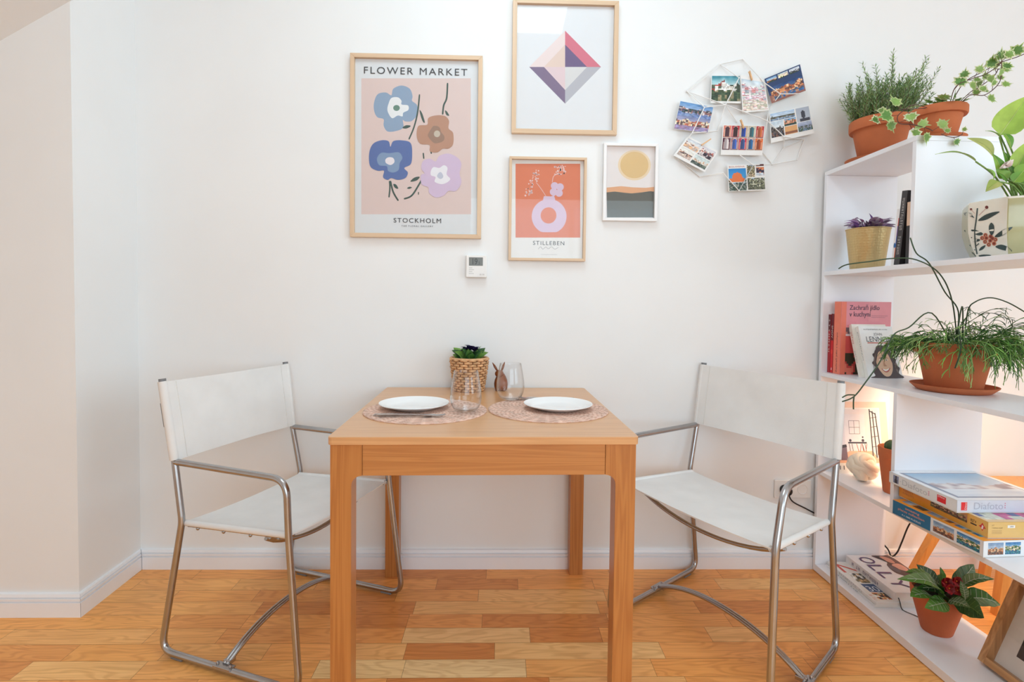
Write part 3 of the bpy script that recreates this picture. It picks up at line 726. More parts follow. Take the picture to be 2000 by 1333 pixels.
a.poly(Z([(452, 680), (465, 650), (500, 640), (530, 655), (550, 625), (600, 612), (650, 635), (670, 670), (660, 720), (670, 770), (640, 815), (600, 815), (575, 840), (530, 850), (495, 825), (490, 795), (455, 780), (450, 730), (470, 720), (455, 700)]), (214, 192, 218), 4)
a.poly(Z([(505, 705), (520, 685), (550, 690), (575, 675), (595, 690), (590, 725), (610, 750), (590, 770), (560, 778), (525, 765), (530, 740), (505, 730)]), (238, 236, 242), 4)
a.poly(Z([(538, 735), (550, 715), (562, 715), (572, 738), (556, 750)]), (196, 200, 216), 4)
a.text('FLOWER MARKET', 660+142*.36, 80+140*.36, 660+702*.36, 80+178*.36, (70, 72, 76), 1.25, .012)
a.text('STOCKHOLM', 660+303*.36, 80+961*.36, 660+560*.36, 80+986*.36, (62, 62, 66), 1.2, .012)
a.text('THE FLORAL GALLERY', 660+345*.36, 80+1000*.36, 660+517*.36, 80+1009*.36, (100, 100, 104), 1.3, .01)
a.done()

# diamond print
t, hw, hh = frame('framed_print', 'framed print of a faceted pink and violet diamond on white paper', (1000.5, -1, 1207, 261.5), .0175, 'frame_oak')
a = Art(t); a.paper(hw, hh, (230, 231, 234))
Z = lambda pts: [(970+x*.4052, y*.4052) for x, y in pts]
Tt, L_, Rg, Bt, Cc = (330, 148), (157, 323), (503, 323), (330, 500), (330, 323)
t2, l2, r2, b2 = (330, 215), (228, 323), (436, 323), (330, 434)
for p, c in (((L_, l2, t2, Tt), (236, 218, 216)), ((Tt, t2, r2, Rg), (214, 120, 138)), ((L_, Bt, b2, l2), (128, 112, 140)), ((Rg, r2, b2, Bt), (184, 184, 192)),
             ((l2, Cc, t2), (228, 204, 192)), ((Cc, r2, t2), (112, 96, 134)), ((l2, b2, Cc), (226, 202, 206)), ((b2, r2, Cc), (218, 216, 216))):
    a.k = 0; a.poly(Z(p), c)
a.done()

# vase print
t, hw, hh = frame('framed_print', 'framed print of a lilac ring-shaped vase on orange, hanging above the thermostat to its right', (994, 306.5, 1145, 509.5), .0105, 'frame_oak')
a = Art(t); a.paper(hw, hh, (234, 231, 228))
Z = lambda pts: [(970+x*.4052, y*.4052) for x, y in pts]
ORG, LIL = (222, 128, 96), (216, 192, 214)
a.poly(Z([(91, 1146), (403, 1146), (403, 790), (91, 790)]), ORG)
ring = [(253+84*math.cos(q), 1044-84*math.sin(q)) for q in [2*PI*k/48 for k in range(48)]]
ring = [(x, min(y, 1120)) for x, y in ring]
a.poly(Z(ring), LIL); a.poly(Z([(224, 984), (282, 984), (282, 960), (278, 948), (228, 946), (224, 960)]), LIL)
a.disc(970+250*.4052, 1039*.4052, 38*.4052, ORG, 39*.4052)
for q in range(4):
    an = q*PI/2+.6; cx, cy = 290+19*math.cos(an), 914-21*math.sin(an)
    a.disc(970+cx*.4052, cy*.4052, 18*.4052, LIL)
a.stroke(Z([(290, 930), (275, 945), (262, 950)]), 2, LIL); a.stroke(Z([(240, 950), (210, 905), (190, 880)]), 1.0, (236, 200, 196)); a.stroke(Z([(268, 880), (275, 850), (300, 836)]), 1.2, (236, 200, 196))
rnd = random.Random(4)
for k in range(46):
    q = rnd.random(); x = 200-50*q+rnd.uniform(-16, 16); y = 825+110*q+rnd.uniform(-14, 14); a.k = 5; a.disc(970+x*.4052, y*.4052, rnd.uniform(2.2, 4.5)*.4052, (236, 200, 196))
for k in range(30):
    x = 304+rnd.uniform(-28, 28); y = 820+rnd.uniform(-22, 26); a.k = 5; a.disc(970+x*.4052, y*.4052, rnd.uniform(2.2, 5)*.4052, (236, 200, 196))
a.k = 6
a.text('STILLEBEN', 970+175*.4052, 1162*.4052, 970+326*.4052, 1181*.4052, (60, 58, 60), 1.2, .02)
a.stroke([(970+x*.4052, y*.4052) for x, y in [(200, 1202), (212, 1190), (222, 1202), (236, 1192), (250, 1200), (264, 1190), (280, 1202), (298, 1193)]], .9, (180, 176, 176))
a.stroke([(970+x*.4052, y*.4052) for x, y in [(213, 1228), (292, 1228)]], .7, (196, 194, 192))
a.done()

# sun print
t, hw, hh = frame('framed_print', 'small white-framed print of a pale sun over an orange band and a dark field', (1178.5, 279.5, 1285, 431.5), .0115, 'frame_white')
a = Art(t); a.paper(hw, hh, (236, 228, 226))
a.disc(970+664*.4052, 797*.4052, 79*.4052, (238, 214, 180), 73*.4052); a.disc(970+664*.4052, 796*.4052, 68*.4052, (226, 192, 138), 64*.4052)
a.poly(Z([(530, 905), (600, 898), (660, 904), (720, 906), (771, 900), (772, 1049), (532, 1049)]), (228, 172, 132))
a.poly(Z([(530, 928), (570, 924), (610, 929), (650, 933), (700, 928), (740, 922), (772, 926), (772, 1049), (532, 1049)]), (98, 98, 92))
a.done()

# ------------------------------------------------------------------ thermostat, socket and lamp cable
p = WY(910, 542, YW-.024); q = WY(951, 499, YW-.024)
t = thing('thermostat', 'white square wall thermostat with grey display below the flower print', 'thermostat', ((p.x+q.x)/2, YW-.0005, (p.z+q.z)/2))
hw, hh = (q.x-p.x)/2, (q.z-p.z)/2
m = MB(); m.box(-hw, hw, -.024, -.001, -hh, hh); m.build('housing', 'white_plastic', t, bevel=.003)
m = MB(); sx0, sx1, sz0, sz1 = -hw*.72, hw*.62, hh*.05, hh*.80
m.poly([V(sx0, -.0243, sz0), V(sx1, -.0243, sz0), V(sx1, -.0243, sz1), V(sx0, -.0243, sz1)], (112, 112, 106))
m.text('19', (sx0+.014, -.0245, sz0+.005), UX, UY, .020, .024, (40, 40, 38), bold=.01); m.text('.5', (sx0+.036, -.0245, sz0+.005), UX, UY, .008, .012, (52, 52, 50))
for k in range(4): m.box(sx0, sx0+(.020 if k % 2 else .014), -.0244, -.0242, -hh*(.15+.17*k)-.0008, -hh*(.15+.17*k)+.0008, (176, 174, 172))
m.build('display', 'printed_gloss', t)
m = MB()
for x in (.017, .028): m.lathe([(.0005, .0), (.004, .0)], (0, 0, 0), 4) if False else m.box(x-.004, x+.004, -.0252, -.0240, -hh*.80, -hh*.80+.006, (214, 210, 208))
m.build('button', 'printed', t, bevel=.0008)

t = thing('wall_socket', 'white double wall socket low on the wall behind the right chair, black plug in it', 'socket', (1.218, YW-.0005, .335))
m = MB(); m.box(-.077, .077, -.010, -.0005, -.038, .038); m.build('cover_plate', 'white_plastic', t, bevel=.003)
for x in (-.039, .039):
    m = MB(); m.lathe([(.0215, 0), (.0205, .0015), (.0195, .001), (.019, -.006), (.0005, -.0065)], (0, 0, 0), 28)
    m.v = [V(v.x+x, -.0105-v.z, v.y) for v in m.v]; m.build('socket_well', 'white_plastic', t, True, 40)
t = thing('power_cable', 'black lamp cable with round plug, running from the wall socket behind the bookcase', 'cable', (1.18, YW-.012, .336))
o0 = V(1.18, YW-.012, .336)
m = MB(); m.lathe([(.0005, .042), (.012, .040), (.018, .032), (.0205, .018), (.0185, .006), (.0185, .0), (.0005, 0)], (0, 0, 0), 24); m.v = [V(v.x, -v.z, v.y) for v in m.v]
m.build('plug', 'black_rubber', t, True, 50)
path = [V(1.18, YW-.042, .330), V(1.19, YW-.046, .305), V(1.215, YW-.035, .285), V(1.26, YW-.025, .262), V(1.31, YW-.0105, .235), V(1.42, YW-.0095, .18), V(1.52, YW-.0095, .15), V(1.58, YW-.0105, .125), WY(1733, 1072, YW-.02), WY(1741, 1087, YW-.03), WY(1752, 1080, YW-.035), WY(1762, 1058, YW-.04), WY(1778, 1022, YW-.05), V(1.70, 2.06, .30), V(1.66, 1.93, .46), V(1.635, 1.83, .64), V(1.617, 1.762, .765), V(1.609, 1.745, .8085)]
MB().tube([p-o0 for p in spline(path, 7)], .0030, 8).build('cord', 'black_rubber', t, True)
# ------------------------------------------------------------------ printed pictures
def mixc(a, b, t): return tuple(a[i]*(1-t)+b[i]*t for i in range(3))
def nz(x, y, s=0.0): return mnoise.noise(V(x, y, s*7.31))
def hsh(i, j, s): return (math.sin(i*127.1+j*311.7+s*74.7)*43758.5453) % 1.0
def town(seed, sky=((90, 140, 190), (200, 215, 225)), bld=((190, 120, 80), (210, 190, 160), (120, 90, 70), (80, 70, 70)), low=((70, 90, 70), (50, 60, 60)), hz=.6, wl=.25, gx=16, gy=14, spire=0.0):
    def f(u, v):
        h = hz+.16*nz(u*5, seed)+(spire*max(0, 1-abs(u-.45)*7))
        if v > h: return tuple(max(10, min(250, c+26*nz(u*6, v*9, seed))) for c in mixc(sky[1], sky[0], (v-h)/(1.001-h)))
        k = hsh(int(u*gx), int(v*gy), seed)
        if v < wl+.06*nz(u*9, v*3, seed+3): 
            c = low[int(k*len(low)) % len(low)]; return tuple(max(8, min(250, q*(1+.3*nz(u*14, v*30, seed)))) for q in c)
        c = bld[int(k*len(bld)) % len(bld)]; return tuple(max(8, min(250, q*(.8+.4*hsh(int(u*gx*2), int(v*gy*2), seed+1)))) for q in c)
    return f
def solid(c): return lambda u, v: c
def person_statue(u, v):
    d = ((u-.5)/.16)**2+((v-.5)/.3)**2
    if d < 1 or (v < .25 and abs(u-.55) < .35): return (70, 70, 82)
    return mixc((190, 196, 206), (170, 178, 194), v)
def door(wall, dr, arch=True, dark=(60, 40, 50)):
    def f(u, v):
        x = abs(u-.5)
        lim = .27
        if v < .62: ind = x < lim; ed = x < lim+.07
        else:
            r = math.hypot(x, (v-.62)*.8); ind = r < lim; ed = r < lim+.07
        if v < .06: return mixc(wall, (120, 110, 110), .5)
        if ind: return mixc(dr, dark, .35 if (int(u*14) % 2) else 0)
        if ed: return mixc(wall, (230, 210, 190), .6)
        return tuple(c*(.92+.12*hsh(int(u*8), int(v*9), 3)) for c in wall)
    return f
def bil(Q, u, v): return Q[0]*(1-u)*(1-v)+Q[1]*u*(1-v)+Q[2]*u*v+Q[3]*(1-u)*v
def qgrid(m, Q, r, nx, ny, fn, off):
    u0, v0, u1, v1 = r; k = len(m.v)
    for j in range(ny+1):
        for i in range(nx+1): m.v.append(bil(Q, u0+(u1-u0)*i/nx, v0+(v1-v0)*j/ny)+off)
    for j in range(ny):
        for i in range(nx):
            a = k+j*(nx+1)+i; m.f.append([a, a+1, a+nx+2, a+nx+1]); m.c.append(fn((i+.5)/nx, (j+.5)/ny)); m.m.append(0)
def qpoly(m, Q, pts, col, off): m.poly([bil(Q, u, v)+off for u, v in pts], col)

# ------------------------------------------------------------------ wire memo board with postcards
ZM = lambda x, y, d: WY(1290+x*.24, 80+y*.24, YW-d)
bk, ft = .006, .040
nodes = {'A': (485, 190, bk), 'B': (670, 148, bk), 'C': (640, 300, ft), 'D': (845, 340, ft), 'E': (975, 432, ft), 'F': (1130, 430, .034), 'G': (870, 650, ft), 'H': (1008, 782, ft), 'I': (1002, 870, bk), 'J': (1110, 970, bk),
         'K': (910, 1005, bk), 'L': (1170, 800, bk), 'M': (530, 520, .034), 'N': (215, 410, bk), 'O': (258, 750, ft), 'P': (465, 732, bk), 'Q': (320, 1105, bk), 'R': (510, 1075, .034), 'S': (640, 1220, ft), 'T': (755, 1010, ft), 'U': (358, 540, ft), 'W': (640, 925, .022), 'X': (830, 905, bk), 'Y': (115, 935, bk), 'Z': (880, 560, bk), 'AA': (620, 660, bk)}
edges = 'A-B A-C B-D C-M D-E E-F E-Z Z-G G-H H-I I-K I-L L-J J-K K-X K-T T-W S-T R-S R-Q Q-Y Y-O O-U U-N N-A M-U M-P M-AA P-O M-G N-M D-Z X-G T-S L-H'.split()
B0 = V(ZM(640, 700, 0).x, YW-.001, ZM(640, 700, 0).z)
t = thing('wire_memo_board', 'white geometric wire memo board on the wall, holding eight postcards with small wooden pegs', 'memo board', B0)
m = MB(); P = {k: ZM(*v)-B0 for k, v in nodes.items()}
for e in dict.fromkeys(edges): a_, b_ = e.split('-'); m.tube([P[a_], P[b_]], .0019, 7)
for q in P.values(): m.sphere(q, .0028, 8, 6)
m.build('wire_frame', 'wire_white', t, True)
for k in ('B', 'N', 'K'): MB().tube([P[k], V(P[k].x, -.0002, P[k].z)], .0025, 8).build('wall_hook', 'wire_white', t, True)
def card(corners, d, label, pics, paper=(238, 236, 234), curl=0.0, words=None):
    # corners in the zoomed crop: bottom-left, bottom-right, top-right, top-left
    dd = d if isinstance(d, (list, tuple)) else [d]*4
    Q = [ZM(x, y, k) for (x, y), k in zip(corners, dd)]; O = (Q[0]+Q[1]+Q[2]+Q[3])/4
    Q = [q-O for q in Q]; n = V(0, -1, 0); m = MB(); m.prism(Q, -n*.0005, paper)
    for i, (r, fn, nx, ny) in enumerate(pics): qgrid(m, Q, r, nx, ny, fn, n*(.0003+.00005*i))
    for wd in (words or []): 
        p, q = bil(Q, wd[1], wd[2])+n*.0006, bil(Q, wd[3], wd[2])+n*.0006; m.text(wd[0], p, q-p, Q[3]-Q[0], (q-p).length, wd[4], wd[5], bold=.015, spacing=1.1)
    o = m.build('postcard', 'printed', None); o.location = O; tag(o, label, 'postcard', 'postcards on the memo board'); return o
card([(407, 505), (657, 508), (648, 282), (415, 280)], .024, 'postcard of a white red-roofed castle on a green hill, at the upper left', [((.02, .07, .98, .98), town(2, ((60, 140, 160), (190, 220, 225)), ((236, 232, 228), (170, 70, 66), (228, 220, 210), (90, 100, 80), (70, 84, 70)), ((78, 96, 70), (150, 140, 110), (60, 78, 62)), .66, .42, 9, 8, .22), 26, 20)])
card([(668, 585), (882, 565), (838, 312), (650, 275)], [.030, .030, .032, .032], 'pale upright postcard of a pink and green town, hanging at the top', [((.03, .04, .97, .90), town(5, ((196, 214, 228), (232, 236, 238)), ((226, 200, 212), (214, 170, 182), (206, 214, 204), (228, 206, 214), (176, 180, 192), (222, 150, 150), (232, 220, 224)), ((222, 204, 190), (196, 196, 176), (222, 190, 186), (236, 226, 222)), .80, .34, 7, 26), 24, 30)])
card([(905, 510), (1182, 405), (1135, 190), (845, 310)], .026, 'tilted dark blue postcard of an orange-lit town at the top right of the memo board',
     [((0, 0, 1, 1), lambda u, v: (44, 66, 108) if v > .3 else (150, 100, 90), 14, 10), ((.06, .08, .97, .60), town(8, ((40, 70, 120), (60, 90, 140)), ((226, 150, 100), (236, 190, 150), (180, 100, 70), (120, 80, 70)), ((60, 110, 170), (80, 90, 110), (170, 130, 110)), .75, .3, 18, 9), 30, 14),
      ((.04, .78, .32, .96), town(9, hz=.5), 9, 6), ((.36, .78, .64, .96), town(10, ((170, 200, 220), (220, 225, 230)), ((230, 220, 170), (220, 200, 190)), hz=.8), 9, 6), ((.68, .78, .96, .96), town(11, ((200, 210, 225), (220, 225, 230)), ((60, 60, 70), (170, 170, 180)), hz=.6), 9, 6)])
card([(900, 832), (1255, 752), (1210, 525), (885, 592)], .030, 'postcard with several coast views and a statue, at the right of the memo board',
     [((.02, .72, .62, .98), town(12, ((170, 196, 226), (200, 214, 230)), ((90, 90, 80), (120, 110, 100)), ((110, 130, 160), (150, 170, 190)), .5, .3), 20, 8), ((.65, .50, .98, .98), person_statue, 14, 14), ((.02, .16, .32, .70), town(13, ((190, 206, 220), (220, 226, 230)), ((60, 56, 56), (110, 100, 96)), ((120, 90, 80), (90, 90, 100), (50, 50, 54)), .6, .3, 12, 10), 12, 12),
      ((.34, .46, .63, .70), town(14, ((100, 150, 200), (140, 180, 210)), ((220, 170, 140), (190, 120, 90), (90, 100, 90)), hz=.8), 12, 7), ((.34, .16, .63, .44), solid((222, 166, 112)), 4, 3), ((.34, .18, .63, .26), solid((150, 96, 70)), 4, 1), ((.65, .16, .98, .48), town(15, ((180, 190, 210), (150, 160, 190)), ((150, 156, 170), (90, 100, 90)), ((110, 130, 150), (70, 90, 70)), hz=.55), 12, 7)])
card([(107, 716), (385, 750), (432, 540), (160, 487)], .022, 'blue and mauve postcard of two river views, at the far left',
     [((.01, .50, .99, .99), town(16, ((96, 146, 200), (150, 180, 220)), ((90, 90, 110), (150, 110, 110), (200, 190, 190), (60, 80, 80)), ((130, 150, 190), (110, 130, 180)), .62, .28, 18, 8), 28, 12), ((.01, .01, .99, .50), town(17, ((130, 140, 180), (160, 160, 190)), ((230, 190, 150), (190, 110, 90), (226, 210, 190), (100, 80, 80)), ((150, 140, 180), (160, 130, 160)), .72, .34, 20, 8), 28, 12)])
M_ = [((222, 130, 110), (80, 50, 60)), ((190, 60, 70), (60, 40, 40)), ((200, 170, 140), (40, 80, 180)), ((200, 190, 170), (60, 120, 130)), ((190, 60, 60), (210, 110, 60)), ((90, 40, 60), (230, 220, 220)), ((170, 120, 120), (70, 110, 200)), ((200, 50, 70), (60, 90, 150)), ((190, 150, 140), (40, 110, 170)), ((226, 110, 50), (180, 80, 40))]
pics = []
for k, (wl_, dr_) in enumerate(M_):
    c_, r_ = k % 5, 1-k//5; pics.append(((.02+c_*.194, .17+r_*.41, .02+c_*.194+.184, .17+r_*.41+.395), door(wl_, dr_), 9, 12))
card([(490, 928), (828, 932), (852, 690), (510, 682)], .024, 'postcard with ten red, blue and orange arched doors, in the middle of the memo board', pics)
card([(105, 932), (360, 1068), (470, 900), (225, 775)], .030, 'tilted pale postcard with four beige town views at the lower left of the memo board',
     [((.05, .55, .50, .93), town(20, ((200, 206, 216), (226, 226, 226)), ((226, 186, 156), (130, 90, 80), (216, 200, 190)), ((226, 180, 140), (200, 180, 170)), .6, .3, 9, 7), 12, 9), ((.53, .52, .96, .93), town(21, ((206, 206, 214), (226, 222, 226)), ((120, 100, 110), (226, 206, 196), (170, 90, 80)), ((60, 50, 60), (200, 190, 190)), .7, .4, 9, 7), 12, 9),
      ((.05, .12, .46, .50), town(22, ((226, 226, 220), (236, 232, 226)), ((190, 150, 130), (226, 206, 186), (110, 90, 90)), ((206, 186, 176), (190, 170, 160)), .6, .3, 9, 7), 12, 9), ((.50, .08, .96, .48), town(23, ((190, 206, 206), (216, 222, 220)), ((216, 206, 196), (190, 150, 120)), ((70, 80, 76), (110, 120, 110)), .6, .35, 9, 7), 12, 9)])
card([(555, 1226), (858, 1216), (845, 1000), (545, 1012)], .030, 'lowest postcard, with an orange domed church under blue sky',
     [((.02, .35, .49, .86), lambda u, v: (226, 120, 66) if ((u-.48)**2/.09+(v-.30)**2/.16 < 1) or (v < .3 and abs(u-.5) < .45 and hsh(int(u*9), 1, 2) > .3) else ((70, 80, 60) if v < .14 else mixc((90, 170, 220), (40, 130, 200), v)), 20, 18), ((.02, .02, .49, .33), town(25, hz=.95, bld=((80, 100, 90), (60, 76, 76), (150, 150, 140)), low=((60, 80, 70), (120, 130, 120))), 16, 8),
      ((.52, .52, .73, .97), town(26, hz=.95, bld=((120, 110, 80), (170, 160, 130), (90, 80, 60)), low=((200, 180, 150), (120, 110, 90))), 9, 12), ((.77, .56, .98, .88), town(27, ((200, 120, 80), (220, 140, 96)), ((200, 116, 76), (226, 150, 110), (60, 50, 70)), ((200, 210, 220), (190, 190, 200)), .9, .3, 5, 6), 8, 9), ((.77, .92, .98, .99), solid((90, 50, 50)), 3, 1),
      ((.52, .04, .98, .48), town(28, hz=.97, bld=((130, 130, 100), (90, 96, 80), (190, 190, 170), (70, 70, 60)), low=((120, 120, 100), (80, 84, 70)), gx=20), 20, 12)], words=[('BOLOGNA', .04, .90, .46, .006, (190, 90, 80))])
def peg(a, b, label):
    A, B = ZM(*a, .036), ZM(*b, .036); O = (A+B)/2; d = (B-A).normalized(); n = V(0, -1, 0); s = d.cross(n); L = (B-A).length/2
    m = MB()
    for k in (-1, 1):
        m.prism([d*-L+s*-.0026+n*k*.0014, d*-L+s*.0026+n*k*.0014, d*L+s*.0022+n*k*.0036, d*L+s*-.0022+n*k*.0036], n*.0016*k)
    m.tube([s*-.003, s*.003], .0022, 8)
    o = m.build('wooden_peg', 'peg_wood', None); o.location = O; tag(o, label, 'clothes peg', 'small pegs on the memo board')
peg((745, 320), (722, 246), 'tiny wooden peg at the top of the pink town postcard')
peg((678, 712), (652, 642), 'tiny wooden peg at the top of the postcard of doors')
peg((335, 848), (408, 800), 'tiny wooden peg on the pale tilted postcard at the lower left')

# ------------------------------------------------------------------ bookcase (room divider, open on both long sides)
SX0, SX1, SY0, SY1 = 1.305, 1.595, 0.90, 2.152
LV = {'b': .031, 'l': .425, 'm': .828, 'u': 1.236, 't': 1.640}; TH = .016
DIVU, DIVM = 1.672, 1.716
bc = thing('bookcase', 'tall open white bookcase standing at right angles to the wall, holding plants, books and puzzles', 'bookcase', (1.45, 1.526, 0))
O = Vector((1.45, 1.526, 0))
def board(name, x0, x1, y0, y1, z0, z1):
    m = MB(); m.box(x0-O.x, x1-O.x, y0-O.y, y1-O.y, z0, z1); m.build(name, 'shelf_white', bc, bevel=.0007)
e = .0004
board('shelf', SX0, SX1, SY0, SY1, .003, LV['b'])
board('shelf', SX0, SX1, SY0, SY1-TH-e, LV['l']-TH, LV['l'])
board('shelf', SX0, SX1, SY0, SY1-TH-e, LV['m']-TH, LV['m'])
board('shelf', SX0, SX1, SY0, SY1-TH-e, LV['u']-TH, LV['u'])
board('shelf', SX0, SX1, DIVU, SY1, LV['t']-TH, LV['t'])
board('side_panel', SX0, SX1, SY1-TH, SY1, LV['b']+e, LV['t']-TH-e)
board('divider', SX0, SX1, DIVU, DIVU+TH, LV['u']+e, LV['t']-TH-e)
board('divider', SX0, SX1, DIVM, DIVM+TH, LV['l']+e, LV['m']-TH-e)
board('divider', SX0, SX1, SY0, SY0+TH, LV['m']+e, LV['u']-TH-e)
board('divider', SX0, SX1, SY0, SY0+TH, LV['b']+e, LV['l']-TH-e)
m = MB(); m.box(SX0+.02-O.x, SX1-.02-O.x, SY0+.03-O.y, SY1-.03-O.y, .0003, .0026); m.build('felt_foot', 'grey_plastic', bc)

# ------------------------------------------------------------------ pots and saucers
def pot_mesh(rt, rb, H, rim, rimt=.004, classic=True):
    if classic: prof = [(.0005, .0), (rb-.003, 0), (rb, .003), (rt-rimt-.001-(rt-rb)*rim/H, H-rim-.001), (rt-.0005-(rt-rb)*.25*rim/H, H-rim), (rt-.0002, H-rim*.85), (rt, H-.003), (rt-.002, H), (rt-.007, H), (rt-.009, H-.004), (rt-.013, H-.018), (.0005, H-.018)]
    else: prof = [(.0005, 0), (rb-.002, 0), (rb, .003), (rt*.93, H*.78), (rt*.955, H*.785), (rt-.0005, H-.003), (rt-.002, H), (rt-.006, H), (rt-.008, H-.004), (rt-.012, H-.016), (.0005, H-.016)]
    return prof
def potted(name, label, cx, cy, z, rt, rb, H, rim, mat='terracotta', classic=True, group=None):
    t = thing(name, label, 'plant', (cx, cy, z), 0, group)
    pr = pot_mesh(rt, rb, H, rim, classic=classic)
    m = MB(); m.lathe(pr[:-1], (0, 0, 0), 64); p = m.build('pot', mat, t, True, 35)
    zz = H-.018 if classic else H-.016
    m = MB(); rnd = random.Random(int(cx*1000)); n = 36; rs = [0.001, .25, .5, .75, 1.0]
    R_ = rt-.0125
    m.lathe([(max(.0005, R_*q), zz+.003*math.sin(q*7+cx*9)) for q in rs], (0, 0, 0), n); m.build('soil', 'soil', t, True, 80)
    return t, zz
def saucer(cx, cy, z, r, h, label, group='terracotta saucers on the bookcase'):
    prof = [(.0005, 0), (r*.80, 0), (r*.84, .001), (r-.001, h-.003), (r, h), (r-.003, h+.0005), (r-.006, h-.002), (r*.80, .006), (.0005, .006)]
    o = MB().lathe(prof, (cx, cy, z), 64).build('plant_saucer', 'terracotta', None, True, 40, loc=(cx, cy, z)); tag(o, label, 'saucer', group)

# rosemary on top of the bookcase
saucer(1.425, 2.02, LV['t']+.0003, .106, .018, 'terracotta saucer under the rosemary pot, top board of the bookcase nearest the wall')
t, zz = potted('potted_rosemary', 'bushy rosemary in a terracotta pot on top of the bookcase, next to the wall', 1.437, 2.022, LV['t']+.0065, .1046, .068, .158, .038)
H0 = zz
rnd = random.Random(21); lf = MB(); st = MB(); GR = [(146, 178, 116), (168, 196, 142), (116, 150, 104), (178, 200, 160), (150, 184, 110)]
def sprig(p0, d, L, n_needles, bend):
    pts = [p0]; d = d.normalized(); nseg = 9
    for k in range(nseg):
        d = (d+V(rnd.uniform(-.10, .10), rnd.uniform(-.10, .10), rnd.uniform(-.03, .08))+bend*.05).normalized(); q = pts[-1]+d*L/nseg; q.y = min(q.y, .135); pts.append(q)
    st.tube(pts, [.0017*(1-.7*k/nseg) for k in range(nseg+1)], 5)
    c0 = rnd.choice(GR)
    for k in range(n_needles):
        f = .10+.90*k/n_needles; i = min(int(f*nseg), nseg-1); p = pts[i].lerp(pts[i+1], f*nseg-i); ax = (pts[i+1]-pts[i]).normalized()
        a = k*2.4+rnd.uniform(-.4, .4); s1 = ax.orthogonal().normalized(); s2 = ax.cross(s1); out = s1*math.cos(a)+s2*math.sin(a)
        dr = (out*.85+ax*rnd.uniform(.5, 1.0)).normalized(); nl = rnd.uniform(.015, .027)*(1-.25*f); wv = .0019; tp = p+dr*nl
        if tp.y > .138: continue
        sd = dr.cross(ax).normalized()*wv; c = jit(rnd.choice([c0]+GR), .12, rnd)
        up = sd.cross(dr).normalized()*.0006
        md = p+dr*nl*.45
        lf.add([p, md+sd, md+up, md-sd, tp], [(0, 1, 2), (0, 2, 3), (1, 4, 2), (2, 4, 3)], c)
for k in range(165):
    a = rnd.uniform(0, 2*PI); r = .086*math.sqrt(rnd.random()); p0 = V(r*math.cos(a), r*math.sin(a), H0-.002)
    d = V(p0.x*6+.10+rnd.uniform(-.15, .15), p0.y*3-.05+rnd.uniform(-.15, .1), 1.0)
    L = rnd.uniform(.10, .185)
    sprig(p0, d, L, int(L*330), V(.2, 0, .2))
for dx, L in ((-.5, .19), (-.32, .235), (-.1, .25), (.12, .25), (.22, .27), (.75, .27), (.62, .255), (.85, .25), (.9, .20), (-.75, .15)):
    sprig(V(dx*.06, -.02, H0), V(dx*.75, rnd.uniform(-.1, .05), 1), L, int(L*300), V(dx*.5, 0, 0))
st.build('stems', 'woody_stem', t, True); lf.build('foliage', 'leaf', t, False)

# ivy on top of the bookcase
saucer(1.440, 1.764, LV['t']+.0003, .084, .015, 'terracotta saucer under the ivy pot, top board of the bookcase near its corner')
t, zz = potted('potted_ivy', 'variegated trailing ivy in a terracotta pot on top of the bookcase, right of the rosemary', 1.440, 1.758, LV['t']+.0065, .080, .050, .106, .027)
IO = V(1.440, 1.758, LV['t']+.0065)
lf = MB(); st = MB()
IVY = [(0, -.32), (.16, -.42), (.34, -.30), (.50, -.34), (.42, -.12), (.62, .06), (.36, .14), (.26, .34), (.10, .30), (0, .66), (-.10, .30), (-.26, .34), (-.36, .14), (-.62, .06), (-.42, -.12), (-.50, -.34), (-.34, -.30), (-.16, -.42)]
def ivy_leaf(m, p, d, n, size, rnd, pale=.5):
    d = Vector(d).normalized(); n = Vector(n); n = (n-d*n.dot(d)).normalized(); s = d.cross(n)
    cin = jit(rnd.choice([(132, 168, 88), (150, 182, 104), (104, 148, 76)]), .1, rnd); ce = jit((226, 230, 190) if rnd.random() < pale else (190, 206, 140), .05, rnd)
    def q(x, y, k=1.0): return p+(s*x*k+d*(y*k+.35)+n*(.22*abs(x)*k-.10*y*y))*size
    N = len(IVY); outer = [q(x, y) for x, y in IVY]; inner = [q(x, y, .74)+n*.0003 for x, y in IVY]; c = q(0, 0)+n*size*.03
    m.add(outer+inner, [(i, (i+1) % N, N+(i+1) % N, N+i) for i in range(N)], ce)
    m.add(inner+[c], [(i, (i+1) % N, N) for i in range(N)], cin)
def vine(pts, nleaf, size, seed, pale=.5, y=None, th=.0013, f0=.1, spread=1.0):
    rnd = random.Random(seed); P = spline([Vector(p)-IO for p in pts], 8); st.tube(P, th, 6)
    for k in range(nleaf):
        f = f0+(1-f0)*k/max(1, nleaf-1); i = min(int(f*(len(P)-1)), len(P)-2); p = P[i]; ax = (P[i+1]-P[i]).normalized()
        side = -1 if k % 2 else 1
        out = V(-ax.z, rnd.uniform(-.5, .1), ax.x)*side*spread+ax*.6+V(0, -.3, .1)
        q = p+out.normalized()*size*.45; st.tube([p, q], th*.6, 4)
        ivy_leaf(lf, q, out+V(rnd.uniform(-.2, .2), 0, rnd.uniform(-.1, .3)), V(rnd.uniform(-.4, .2), -1, rnd.uniform(.2, .9)), size*rnd.uniform(.75, 1.15), rnd, pale)
W_ = WY
vine([IO+V(.03, 0, .095), W_(1880, 165, 1.70), W_(1920, 140, 1.68), W_(1955, 122, 1.66), W_(1990, 110, 1.64), W_(2030, 92, 1.62)], 7, .034, 1, .4)
vine([IO+V(.02, -.02, .095), W_(1865, 172, 1.66), W_(1895, 155, 1.65), W_(1925, 145, 1.64), W_(1950, 128, 1.64), W_(1957, 118, 1.63)], 11, .036, 2, .6)
